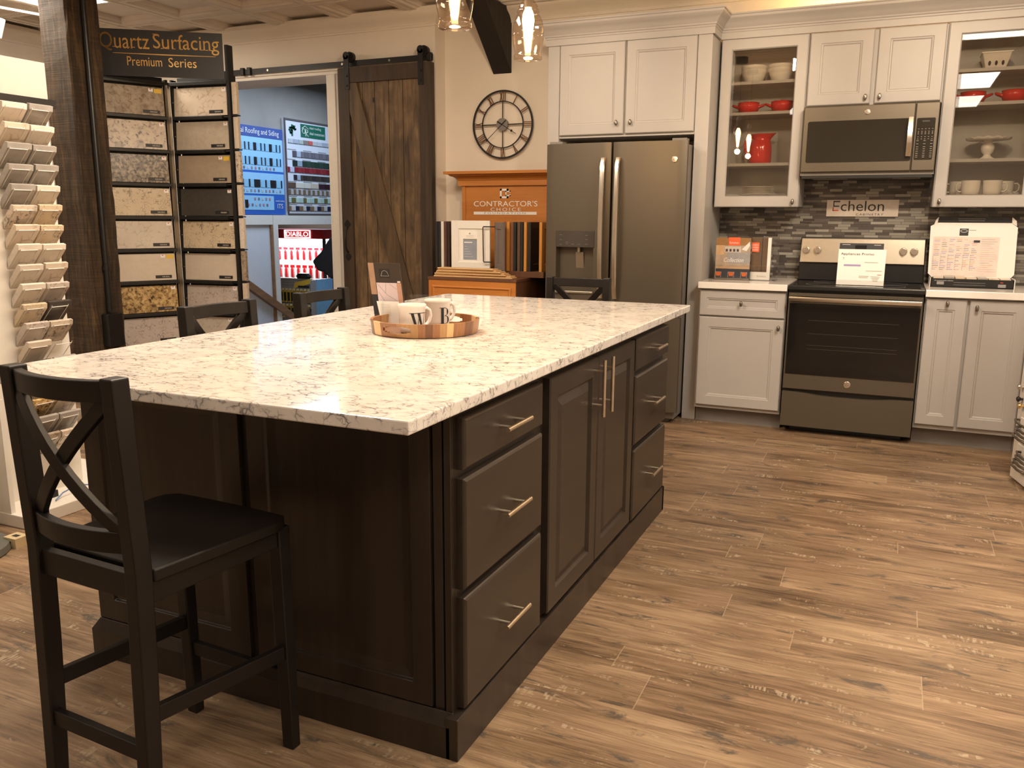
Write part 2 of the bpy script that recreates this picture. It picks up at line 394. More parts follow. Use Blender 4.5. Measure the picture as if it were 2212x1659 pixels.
S_snow = stone('speckled_snow_stone', (.58,.48,.38), (.66,.56,.45), (.17,.14,.12), 40, 'speck')
S_pacific = stone('dark_olive_mottled_stone', (.15,.11,.072), (.42,.34,.24), (.028,.020,.014), 46, 'speck')
S_tan = stone('tan_veined_stone', (.60,.48,.33), (.66,.54,.38), (.10,.08,.065), 32, 'vein')
S_marble = stone('soft_white_stone', (.60,.52,.43), (.66,.58,.49), (.45,.38,.31), 16, 'vein')
S_gold = stone('golden_veined_stone', (.36,.22,.075), (.66,.47,.22), (.035,.022,.014), 40, 'speck')
S_greyv = stone('grey_veined_stone', (.52,.45,.39), (.60,.52,.46), (.20,.15,.15), 26, 'vein')
S_grey = stone('mid_grey_stone', (.30,.27,.24), (.38,.35,.31), (.18,.16,.14), 20, 'vein')
S_white2 = stone('pale_marble_stone', (.64,.57,.49), (.74,.66,.56), (.36,.32,.28), 20, 'vein')
def backsplash():
    g = NT('linear_mosaic_tile'); P_ = g.sep(g.pos()); x, z = P_[0], P_[2]
    h = .0172; t = g.math('DIVIDE', z, h); row = g.math('FLOOR', t); fz = g.math('SUBTRACT', t, row)
    w = g.math('ADD', g.math('DIVIDE', x, .085), g.math('MULTIPLY', g.white(row, dim='1D'), 91))
    cell = g.vor(w, 1, 'F1', 'Color', '1D', .85); ed = g.vor(w, 1, 'DISTANCE_TO_EDGE', 'Distance', '1D', .85)
    r = g.sep(cell)[0]
    c = g.ramp(r, [(0, (.050, .040, .036)), (.24, (.105, .086, .075)), (.45, (.20, .18, .155)), (.64, (.30, .28, .24)), (.84, (.38, .36, .31))], 'CONSTANT')
    c = g.mix(g.math('MULTIPLY', g.noise(g.scale(g.pos(), (60, 1, 160)), 1, 2), .35), c, (.16, .14, .12))
    mort = g.math('MAXIMUM', g.math('LESS_THAN', ed, .012), g.math('LESS_THAN', fz, .09))
    c = g.mix(mort, c, (.055, .048, .042))
    g.bump(g.math('SUBTRACT', 1, mort), .3, .001)
    return g.out(c, g.mix(g.math('GREATER_THAN', g.sep(cell)[1], .5), (.12,)*3, (.45,)*3), 0)
M_splash = backsplash()
def slate():
    g = NT('slate_steel'); p = g.obj()
    n = g.noise(g.scale(p, (3, 3, 220)), 1, 3, .5)
    c = g.ramp(n, [(.3, (.122, .101, .074)), (.7, (.128, .106, .078))])
    return g.out(c, .40, .5)
M_slate = slate()
M_steel2 = flat('brushed_panel_steel', (.42, .37, .30), .33, .85, var=.03)
M_blackglass = flat('black_oven_glass', (.008, .007, .007), .06, 0, var=0)
M_mwglass = flat('microwave_window', (.030, .026, .020), .08, 0, var=0)
def ceiling_mat():
    return flat('painted_ceiling_tile', (.66, .58, .49), .5, sc=6, var=.05)
M_ceil = ceiling_mat()
def glass(name, tint, rough=0.0, ior=1.45, mixf=None):
    g = NT(name); n = g.n; n.remove(g.b)
    tr = g.node('ShaderNodeBsdfTransparent'); tr.inputs[0].default_value = (*tint, 1); gl = g.node('ShaderNodeBsdfGlossy'); gl.inputs['Roughness'].default_value = rough
    fr = g.node('ShaderNodeLayerWeight'); fr.inputs[0].default_value = .5; mx = g.node('ShaderNodeMixShader')
    k = g.math('ADD', g.math('MULTIPLY', g.math('POWER', fr.outputs['Facing'], 4.0), .75), ((ior-1)/(ior+1))**2*1.9)
    g.l.new(k, mx.inputs[0]); g.l.new(tr.outputs[0], mx.inputs[1]); g.l.new(gl.outputs[0], mx.inputs[2]); g.l.new(mx.outputs[0], n['Material Output'].inputs[0]); return g.mat
M_pane = glass('cabinet_glass', (.88, .86, .82), 0.0, 1.62)
M_acrylic = glass('clear_acrylic', (.975, .98, .98), 0.02, 1.35)
M_jar = glass('amber_clear_glass', (.93, .85, .765), 0.0, 1.45)
M_filament = glow('bulb_glow', (1.0, .62, .26), 26)
M_panel = glow('troffer_diffuser', (1.0, .93, .85), 3.2)
# ---------------------------------------------------------------- room shell
CH = 2.8
XL, XR, YB, YN = -6.8, 3.0, 5.98, -3.0
m = MB(); m.box(-10.5, XR+.1, YN-.1, 6.9, -.06, 0); struct('floor', m, M_floor)
m = MB(); m.box(-3.26, XR, YB, YB+.14, 0, 3.0); struct('wall_back', m, M_wall)
m = MB(); m.box(XL, -5.80, 5.83, 6.197, 0, 3.0); m.box(-4.24, -3.26, 5.83, 6.197, 0, 3.0); m.box(-5.80, -4.24, 5.83, 6.197, 2.41, 3.0); struct('wall_barn_door', m, M_wall)
m = MB(); m.box(XL-.1, XL, YN, 6.197, 0, 3.0); struct('wall_left', m, M_wall)
m = MB(); m.box(XR, XR+.1, YN, 6.12, 0, 3.0); struct('wall_right', m, M_wall)
m = MB(); m.box(XL, XR, YN-.1, YN, 0, 3.0); struct('wall_front', m, M_wall)
# casing round the opening, three stepped boards
m = MB()
for (a, b, y) in ((-4.24, -4.13, 5.805), (-4.215, -4.15, 5.795), (-5.91, -5.80, 5.805)): m.box(a, b, y, 5.84, 0, 2.405)
m.box(-5.91, -4.115, 5.80, 5.84, 2.405, 2.452); m.box(-5.91, -4.105, 5.785, 5.84, 2.43, 2.452)
struct('trim_1', m, M_trim, bevel=.003)
# crown moulding under the ceiling
prof = [(0, 2.70), (.012, 2.70), (.016, 2.712), (.010, 2.72), (.022, 2.735), (.05, 2.755), (.085, 2.775), (.095, 2.79), (.095, 2.82), (0, 2.82)]
m = MB(); m.sweep([(XL, 5.83), (-3.26, 5.83), (-3.26, 5.98), (XR, 5.98)], prof); struct('trim_2', m, M_wall, smooth=30)
m = MB(); m.sweep([(XL, YN), (XL, 5.83)], prof); struct('trim_3', m, M_wall, smooth=30)
# baseboard pieces
m = MB(); m.box(-4.13, -3.26, 5.81, 5.83, 0, .12); m.box(XL, -5.91, 5.81, 5.83, 0, .12); struct('baseboard_back', m, M_trim)
m = MB(); m.box(XL, XL+.02, YN, 5.8, 0, .12); struct('baseboard_left', m, M_trim)
# coffered tile ceiling with openings for the troffers
TC = set()
for (tx, ty) in TROFFERS:
    for dy in (-.305, .305): TC.add((round((tx+5.24-.305)/.61), round((5.30-(ty+dy)-.305)/.61)))
m = MB()
for i in range(-4, 15):
    for j in range(-1, 15):
        x0 = -5.24+.61*i; x1 = x0+.61; y1 = 5.30-.61*j; y0 = y1-.61
        if x1 < XL or x0 > XR: continue
        yy1 = min(y1, 5.92); a, b, c, d = x0, x1, y0, yy1
        if (i, j) in TC: continue
        R = [(a, b, c, d, 0), (a+.055, b-.055, c+.055, d-.055, 0), (a+.062, b-.062, c+.062, d-.062, .014), (a+.085, b-.085, c+.085, d-.085, .014), (a+.10, b-.10, c+.10, d-.10, .045)]
        vs = []; fs = []
        for (p, q, r, s, w) in R: vs += [(p, r, CH+w), (q, r, CH+w), (q, s, CH+w), (p, s, CH+w)]
        for k in range(4):
            for q in range(4): fs.append((k*4+q, k*4+(q+1)%4, k*4+4+(q+1)%4, k*4+4+q))
        fs.append((16, 17, 18, 19)); m.add(vs, fs)
        m.box(a-.003, a+.003, c, d, CH-.004, CH+.002)
        m.box(a, b, c-.003, c+.003, CH-.004, CH+.002)
struct('ceiling', m, M_ceil)
m = MB(); m.box(-10.5, XR+.1, YN-.1, 6.3, 2.93, 3.0); struct('ceiling_slab', m, M_wall)
cl0 = None
where = ['above the stone racks at top left', 'over the camera side left of the island', 'over the aisle beside the near island end', 'over the far left corner', 'over the aisle beside the far island end', 'over the right side of the aisle', 'behind the camera', 'over the left stools']
for (tx, ty), wh in zip(TROFFERS, where):
    if cl0 is None:
        cl0 = thing('ceiling_light', 'glowing white recessed ceiling light panel '+wh, 'ceiling light', (tx, ty, 2.76), group='recessed ceiling light panels')
        f = MB(); R = [(-.303, .303, -.608, .608, .045), (-.303, .303, -.608, .608, .034), (-.28, .28, -.585, .585, .034), (-.28, .28, -.585, .585, .045)]
        f.rings(R, loop=True); part('frame', f, M_fixture, cl0, local=True)
        f = MB(); f.box(-.28, .28, -.585, .585, .040, .05); part('diffuser', f, M_panel, cl0, local=True)
    else: dup(cl0, (tx, ty, 2.76), label='glowing white recessed ceiling light panel '+wh)
# ---------------------------------------------------------------- the shop beyond the opening (floor steps down)
M_shopwall = flat('grey_shop_wall', (.30, .27, .24), .8, sc=2, var=.10)
M_shopwhite = flat('white_shop_panel', (.66, .68, .72), .6, var=.02)
M_shopbrown = flat('brown_shop_panel', (.17, .10, .06), .7, var=.05)
M_rail = wood('brown_stair_trim', (.20, .095, .045), (.34, .18, .09), .45, 1, 1)
m = MB(); m.box(-10.5, -3.2, 6.9, 13, -.86, -.8); struct('floor_shop', m, flat('shop_floor', (.30, .28, .26), .5))
m = MB(); m.box(-7.1, -7, 6.197, 13, 1.20, 3.4); m.box(-7.1, -7, 6.197, 8.345, -.8, 1.20); m.box(-7.1, -7, 10.6, 13, -.8, 1.2); struct('wall_shop_left', m, M_shopwall)
m = MB(); m.box(-10.5, -3.2, 13, 13.1, -.8, 3.4); struct('wall_shop_back', m, M_shopwall)
m = MB(); m.box(-3.3, -3.2, 6.197, 13, -.8, 3.4); struct('wall_shop_right', m, M_shopwall)
m = MB(); m.box(-10.5, -3.2, 6.197, 13.1, 3.4, 3.5); struct('ceiling_shop', m, M_shopwall)
m = MB(); m.box(-10.5, -7.1, 11.6, 11.7, -.8, 3.4); m.box(-10.5, -10.4, 6.197, 11.6, -.8, 3.4); struct('wall_shop_alcove', m, M_shopbrown)
m = MB(); m.box(-6.998, -6.985, 6.3, 8.31, -.79, 1.195); struct('trim_4', m, M_shopwhite, label='pale blue-white panel below the roofing boards')
m = MB(); m.box(-7.0, -6.955, 6.3, 8.34, 1.20, 1.315); struct('trim_5', m, M_trim)
m = MB(); m.box(-7.1, -6.95, 8.345, 8.43, -.8, 1.20); m.box(-7.1, -6.95, 8.345, 10.9, 1.20, 1.315); struct('trim_6', m, M_trim, label='pale wood frame round the alcove')
m = MB(); m.box(-7.0, -6.96, 8.31, 8.345, -.8, 1.20); struct('trim_7', m, M_rail)
m = MB()
for k in range(4): m.box(-7, -5.2, 6.9+k*.27, 6.9+(k+1)*.27, -.8, -.16*(k+1))
struct('floor_steps', m, M_floor)
m = MB()
for o, t in ((0, .03), (.035, .02)):
    z0 = .60-o*1.4
    m.prism([(7.2, 0), (8.9, -1.0), (8.9, -1.0-.1+o), (7.2, -.1+o)], lambda y, z: (-6.975+o, y, z+.93), lambda y, z: (-6.92-o*.5, y, z+.93))
solo('stair_handrail_board', m, M_rail, 'brown moulded board sloping down along the shop stairs', 'stair rail', base=(-6.95, 8.0, 0))
# ---- roofing sample boards on the shop wall
M_blue = flat('blue_print', srgb(62, 84, 150), .5, var=.02); M_blue2 = flat('royal_blue_print', srgb(50, 100, 190), .5, var=.02)
M_sky = flat('light_blue_panel', srgb(150, 200, 235), .45, var=.02); M_pale = flat('pale_board', (.66, .68, .74), .5, var=.01); M_darkstrip = flat('dark_chip', (.02, .018, .02), .4, var=0)
t = thing('roofing_display_board', 'blue board of metal roofing and siding samples on the shop wall', 'display board', (-6.98, 7.9, 1.32))
m = MB(FX(-6.994)); m.box(7.0, 8.60, 1.32, 2.337, 0, .03); part('panel', m, M_blue2, t)
m = MB(FX(-6.994)); m.box(7.0, 8.60, 2.215, 2.337, .031, .034); part('header', m, M_blue, t)
m = MB(FX(-6.994)); text(m, 'Metal Roofing and Siding', 7.745, 2.232, .785, .080, .036); part('lettering', m, M_whiteink, t)
m = MB(FX(-6.994)); m.box(7.0, 8.59, 1.832, 2.212, .031, .033); m.box(7.0, 8.59, 1.563, 1.806, .031, .033); m.box(7.0, 8.39, 1.375, 1.54, .031, .033)
CH_ = [flat('chip_%s' % n, c, .5, var=0) for n, c in (('grey', (.25,.27,.33)), ('rose', (.45,.22,.25)), ('slate', (.16,.17,.22)), ('mist', (.45,.5,.56)))]
for (z0, y1, n) in ((1.846, 8.4, 18), (1.585, 8.5, 12), (1.49, 8.3, 5), (1.42, 8.25, 6)):
    for k in range(n): m.box(y1-k*.065, y1-k*.065+.028, z0, z0+.028, .033, .037, 1+(k*7+n) % 4)
m.box(7.88, 7.93, 1.40, 1.49, .033, .038, 5)
part('light_panel', m, [M_sky]+CH_+[M_darkstrip], t)
for (z0, z1) in ((2.063, 2.150), (1.897, 1.987), (1.640, 1.728)):
    m = MB(FX(-6.994)); y = 7.02; k = 0; rnd = random.Random(int(z0*100)); pat = (.055, .012, .03, .012, .05, .045) if z0 > 1.7 else (.07, .018, .05, .10)
    while y < 8.55:
        w = pat[k % len(pat)]; k += 1
        if k % 2 == 0: m.box(y, y+w, z0, z1, .034, .040, 0)
        else: m.box(y, y+w, z0, z1, .034, .038, 1)
        y += w+.012
    part('sample_strip', m, [M_darkstrip, flat('pale_blue_chip', srgb(140, 190, 220), .4, var=.03)], t)
m = MB(FX(-6.994)); text(m, 'metal suites', 8.42, 1.475, .16, .022, .036); text(m, 'ITS', 8.45, 1.395, .10, .055, .036); part('logo', m, M_whiteink, t)
t = thing('roofing_colour_board', 'white board with rows of roofing colour samples and green logo', 'display board', (-6.98, 9.3, 1.32))
m = MB(FX(-6.994)); m.box(8.635, 10.3, 1.318, 2.487, 0, .035); part('panel', m, M_pale, t)
m = MB(FX(-6.994)); m.rings([(8.635,10.3,1.318,2.487,.035),(8.635,10.3,1.318,2.487,.048),(8.655,10.28,1.338,2.467,.048),(8.655,10.28,1.338,2.467,.035)], loop=True); part('frame', m, flat('dark_frame', (.10,.08,.08), .5), t)
M_green = flat('green_print', srgb(30, 100, 78), .5, var=.02)
m = MB(FX(-6.994)); m.box(8.955, 9.46, 2.285, 2.445, .036, .040, 0)
text(m, 'ideal roofing', 9.13, 2.385, .24, .040, .042, 1); text(m, 'ideal revetement', 9.13, 2.325, .31, .036, .042, 1)
m.tube([(8.975, 2.39, .042), (9.04, 2.425, .042), (9.105, 2.39, .042)], .004, 1, 6)
m.tube([(9.01+.03*math.cos(a*PI/6), 2.36+.03*math.sin(a*PI/6), .042) for a in range(12)], .004, 1, 6, closed=True); m.tube([(9.05, 2.30, .042), (9.05, 2.39, .042), (9.09, 2.375, .042), (9.09, 2.35, .042), (9.05, 2.335, .042), (9.10, 2.30, .042)], .005, 1, 6)
part('logo_plate', m, [M_green, M_whiteink], t)
m = MB(FX(-6.994)); rnd = random.Random(4)
for k in range(46): 
    a = rnd.random()*PI*1.4; r = .055*math.sqrt(rnd.random()); m.lathe([(0, 0), (.012, 0), (.012, .004), (0, .004)], (8.80+r*1.3*math.cos(a), 2.36+r*math.sin(a), .037), 0, 6)
m.box(8.77, 8.80, 2.285, 2.36, .037, .041)
part('tree_emblem', m, M_green, t)
rows = [(2.197, .05, 8.70, 10.2, [(.5,.52,.56),(.38,.42,.5),(.42,.46,.44),(.25,.2,.18),(.6,.12,.1),(.5,.5,.5)], .11), (2.035, .07, 8.775, 10.25, [(.10,.09,.11),(.42,.48,.58),(.18,.17,.20),(.15,.14,.17)], .085),
        (1.920, .07, 8.77, 10.25, [(.02,.03,.03),(.28,.35,.42),(.03,.06,.045),(.025,.05,.035),(.03,.055,.04)], .1), (1.845, .062, 8.635, 10.25, [(.25,.02,.03),(.5,.5,.65),(.28,.03,.04),(.22,.02,.025),(.26,.03,.035)], .085),
        (1.752, .062, 8.78, 10.25, [(.03,.02,.03),(.35,.4,.5),(.04,.03,.035),(.06,.05,.04),(.055,.04,.035)], .07), (1.655, .062, 8.66, 10.25, [(.12,.07,.05),(.62,.58,.5),(.62,.58,.5),(.55,.48,.38),(.05,.02,.03),(.04,.015,.02)], .17),
        (1.572, .06, 8.66, 10.25, [(.19,.12,.075),(.42,.42,.42)], .055), (1.472, .06, 8.64, 10.2, [(.42,.55,.50),(.14,.13,.05),(.45,.58,.52)], .085), (1.374, .055, 8.63, 10.2, [(.22,.14,.08),(.55,.53,.5),(.02,.025,.06)], .085)]
for (z0, h, ya, yb, cols, w) in rows:
    m = MB(FX(-6.994)); y = ya; k = 0; ms = [flat('roof_chip', c, .4, var=.02) for c in cols]
    while y < yb-w:
        i = k % len(cols) if len(cols) < 4 or w > .1 else (k if k < 2 else 2+(k*5) % (len(cols)-2)); k += 1
        ww = w*(.75+.25*((k*37) % 5)/4); m.box(y, y+ww-.006, z0, z0+h, .036, .046, i); y += ww
    part('sample_row', m, ms, t)
m = MB(FX(-6.994))
for (z0, ya) in ((2.115, 8.68), (1.995, 8.66), (1.725, 8.66), (1.638, 8.66), (1.545, 8.66), (1.443, 8.65)):
    for k in range(5): m.box(ya+k*.31, ya+k*.31+.17, z0, z0+.008, .036, .0375)
part('caption_lines', m, M_grayink, t)
# ---- red lit tool case with hanging blister packs
t = thing('tool_display_case', 'red lit display case of saw blades seen through the alcove', 'display case', (-7.9, 10.1, -.8))
M_case = flat('case_red', (.60, .012, .02), .35, var=.02); M_lit = glow('case_light', (1, .97, .97), 2.4); M_peg = flat('peg_board_white', (.62, .60, .62), .5, var=.02)
m = MB(); m.box(-8.5, -7.43, 9.98, 10.5, .985, 1.118); part('header', m, M_case, t)
m = MB(FY(9.98)); R = [(-8.115,-7.655,.995,1.108,.002),(-8.115,-7.655,.995,1.108,.012),(-8.10,-7.67,1.006,1.097,.012),(-8.10,-7.67,1.006,1.097,.002)]; m.rings(R, loop=True); text(m, 'DIABLO', -8.08, 1.018, .39, .066, .013); part('lettering', m, glow('case_letter', (1, 1, 1), 1.6), t)
m = MB(); m.box(-8.5, -7.43, 10.44, 10.5, -.8, .985); m.box(-8.52, -8.5, 9.98, 10.5, -.8, 1.118); part('back_panel', m, M_peg, t)
m = MB(); m.box(-8.45, -7.48, 10.05, 10.40, .955, .98); part('light_tube', m, M_lit, t)
m = MB(); m.box(-7.46, -7.43, 9.99, 10.03, -.8, .985); m.box(-8.5, -7.43, 10.0, 10.44, -.8, -.5); part('frame', m, M_blackp, t)
area('case_glow', (-7.95, 10.15, .94), .9, 14, (1, .95, .96), sy=.2)
pk = None; nm = ['top', 'second', 'third', 'lowest']
for r, zt in enumerate((.86, .60, .36, .02)):
    for c in range(9):
        lab = 'red and white blister pack in the lit case, %s row, %s from left' % (nm[r], ['first','second','third','fourth','fifth','sixth','seventh','eighth','last'][c]); x = -8.40+c*.112
        if pk is None:
            pk = thing('tool_blister_pack', lab, 'tool package', (x, 10.2, zt), group='red blister packs hanging in the lit case')
            m = MB(); m.box(-.042, .042, -.002, .002, -.20, 0); part('card', m, M_paper2, pk, local=True)
            m = MB(); m.box(-.040, .040, -.004, -.002, -.045, -.01); m.box(-.018, .018, -.018, -.002, -.18, -.07); m.cyl((0, -.012, -.19), (0, -.012, -.05), .012, n=8); part('tool', m, M_case, pk, local=True)
        else: dup(pk, (x, 10.2, zt), label=lab)
# ---- low pegboard shelf with yellow packs
t = thing('peg_shelf_unit', 'grey pegboard shelf unit below the red display case', 'shelf unit', (-7.4, 9.5, -.8))
m = MB(); m.box(-7.85, -7.17, 9.44, 9.48, -.8, .46); m.box(-7.17, -7.07, 9.30, 9.62, -.8, .46); pg = m
m.T = None
for i in range(22):
    for j in range(3): m.box(-7.82+i*.03, -7.812+i*.03, 9.438, 9.44, .36+j*.035, .368+j*.035, 1)
part('panel', m, [flat('grey_pegboard', (.36, .36, .38), .5), M_blackp], t)
m = MB(); m.box(-7.065, -7.03, 9.28, 9.64, -.8, .47); part('side_trim', m, flat('light_blue_trim', srgb(130, 180, 215), .5), t)
m = MB(); m.box(-7.83, -7.2, 9.36, 9.44, .10, .12); m.box(-7.83, -7.2, 9.36, 9.44, -.18, -.16); part('rail', m, M_greydk, t)
yk = None
for r, zt in enumerate((.30, .085, -.2)):
    for c in range(10):
        lab = 'yellow and black hanging pack on the pegboard shelf, %s row, %s from left' % (['upper','middle','lower'][r], ['first','second','third','fourth','fifth','sixth','seventh','eighth','ninth','last'][c]); x = -7.80+c*.062
        if yk is None:
            yk = thing('yellow_tool_pack', lab, 'tool package', (x, 9.40, zt), group='yellow packs on the pegboard shelf')
            m = MB(); m.box(-.026, .026, -.002, .002, -.17, 0); part('card', m, M_yellow, yk, local=True)
            m = MB(); m.box(-.012, .012, -.02, -.002, -.15, -.03); part('tool', m, M_blackp, yk, local=True)
            m = MB(); m.box(-.022, .022, -.05, -.046, .0, .03); part('price_tag', m, flat('tag_cream', (.7, .6, .3), .5), yk, local=True)
        else: dup(yk, (x, 9.40, zt), label=lab)
m = MB(); m.hexa([(-7.50,9.36,.33),(-7.22,9.36,.40),(-7.22,9.38,.40),(-7.50,9.38,.33),(-7.48,9.36,.41),(-7.20,9.36,.47),(-7.20,9.38,.47),(-7.48,9.38,.41)]); m.box(-7.42,-7.24,9.355,9.36,.345,.37,1)
solo('yellow_header_card', m, [M_yellow, M_blackp], 'slanted yellow and dark card on the pegboard shelf', 'card')
m = MB(); m.lathe([(0,0),(.10,0),(.12,.03),(.08,.07),(0,.08)], (-7.40, 9.46, .462), 0, 12, 1.1, .4); solo('dark_hand_tool', m, M_blackp, 'dark rounded tool lying on top of the pegboard shelf', 'tool', smooth=40)
m = MB(); m.box(-7.14, -6.97, 9.66, 9.72, .20, .60); m.box(-7.10, -7.0, 9.655, 9.66, .35, .50, 1); solo('red_saw_box', m, [flat('tool_box_red', (.50, .06, .03), .4), M_blackp], 'red box standing beside the pegboard shelf', 'box')
# black cover hanging on a pole beside the case
t = thing('covered_display_stand', 'black cloth cover draped on a dark pole by the red case', 'display stand', (-6.55, 9.0, -.8))
m = MB(); m.cyl((-6.56, 9.0, -.8), (-6.56, 9.0, 1.1), .018, n=10); m.box(-6.70, -6.42, 8.9, 9.1, -.8, -.77); part('pole', m, M_black, t)
m = MB(); poly = [(-6.62, .60), (-6.72, .62), (-6.80, .74), (-6.66, .86), (-6.50, 1.06), (-6.36, 1.02), (-6.36, .55), (-6.52, .52)]
m.prism(poly, lambda x, z: (x, 8.86, z), lambda x, z: (x-.0, 9.06, z)); part('cover', m, M_black, t, bevel=.03, smooth=50)
# ---------------------------------------------------------------- kitchen island
isl = thing('kitchen_island', 'dark espresso stained island cabinet below the veined quartz counter', 'kitchen island', (-1.45, 2.6, 0))
m = MB(); m.box(-1.72, -.89, 1.655, 3.60, .10, .884); m.box(-2.09, -1.70, 1.655, 1.80, .10, .884); part('cabinet_body', m, M_espresso, isl, bevel=.002)
def panel_rings(u0, u1, v0, v1, fr, t=.016):
    return [(u0,u1,v0,v1,0),(u0,u1,v0,v1,t),(u0+fr,u1-fr,v0+fr,v1-fr,t),(u0+fr+.004,u1-fr-.004,v0+fr+.004,v1-fr-.004,t-.008),(u0+fr+.012,u1-fr-.012,v0+fr+.012,v1-fr-.012,t-.009),(u0+fr+.03,u1-fr-.03,v0+fr+.03,v1-fr-.03,t-.012)]
m = MB(FY(1.655)); m.rings(panel_rings(-1.485, -.945, .118, .882, .055)); part('end_panel', m, M_espresso, isl, bevel=.0015)
m = MB(FY(1.655)); m.rings(panel_rings(-2.09, -1.515, .118, .882, .065)); part('end_panel', m, M_espresso, isl, bevel=.0015)
m = MB(); m.box(-.94, -.915, 1.645, 1.66, .10, .884); m.box(-.908, -.89, 1.64, 1.66, .10, .884); part('corner_trim', m, M_espresso, isl, bevel=.0015)
m = MB(); pr = [(0, 0), (.022, 0), (.022, .085), (.008, .108), (.004, .116), (0, .116)]
m.sweep([(-2.087, 1.80), (-2.087, 1.642), (-.888, 1.642), (-.888, 3.60), (-1.72, 3.60)][::-1], [(p[0], p[1]) for p in pr]) if False else m.sweep([(-2.087, 1.80), (-2.087, 1.642), (-.888, 1.642)], pr)
part('base_moulding', m, M_espresso, isl, bevel=.0012)
m = MB(); m.box(-.90, -.866, 1.62, 3.625, 0, .112); m.box(-1.72, -.866, 3.60, 3.625, 0, .112); part('toe_board', m, M_espresso, isl, bevel=.002)
FXI = FX(-.89)
def bar_pull(par, p, axis, L, out=.035, r=.006, T=None):
    m = MB(); a = Vector(p)
    d = Vector((0,1,0)) if axis == 'y' else (Vector((0,0,1)) if axis == 'z' else Vector((1,0,0))); o = Vector(T)
    m.cyl(a+o*out-d*L/2, a+o*out+d*L/2, r, n=14)
    for s in (-1, 1): m.cyl(a+d*s*L*.30, a+d*s*L*.30+o*out, r*.75, n=10)
    return part('bar_handle', m, M_nickel, par, smooth=40)
def slab_front(y0, y1, z0, z1, t=.025, e=.007):
    m = MB(FXI); m.rings([(y0,y1,z0,z1,0),(y0,y1,z0,z1,t-e),(y0+e*.35,y1-e*.35,z0+e*.35,z1-e*.35,t-e*.5),(y0+e,y1-e,z0+e,z1-e,t)]); return part('drawer', m, M_espresso_front, isl)
for (y0, y1) in ((1.665, 2.145), (3.10, 3.595)):
    for (z0, z1) in ((.728, .853), (.430, .706), (.118, .408)):
        d = slab_front(y0, y1, z0, z1); bar_pull(d, (-.866, (y0+y1)/2, (z0+z1)/2), 'y', .15, T=(1,0,0))
for (y0, y1, hy) in ((2.200, 2.632, 2.592), (2.640, 3.065, 2.682)):
    m = MB(FXI); z0, z1, t = .128, .853, .025; f = .06
    m.rings([(y0,y1,z0,z1,0),(y0,y1,z0,z1,t-.004),(y0+.004,y1-.004,z0+.004,z1-.004,t),(y0+f,y1-f,z0+f,z1-f,t),(y0+f+.005,y1-f-.005,z0+f+.005,z1-f-.005,t-.010),(y0+f+.011,y1-f-.011,z0+f+.011,z1-f-.011,t-.011),(y0+f+.038,y1-f-.038,z0+f+.038,z1-f-.038,t-.002)])
    d = part('door', m, M_espresso_front, isl); bar_pull(d, (-.866, hy, .755), 'z', .19, T=(1,0,0))
m = MB(); m.box(-2.106, -.836, 1.371, 3.862, .884, .914)
solo('quartz_countertop', m, M_counter, 'white quartz island countertop with fine dark grey veins', 'countertop', bevel=.0035)
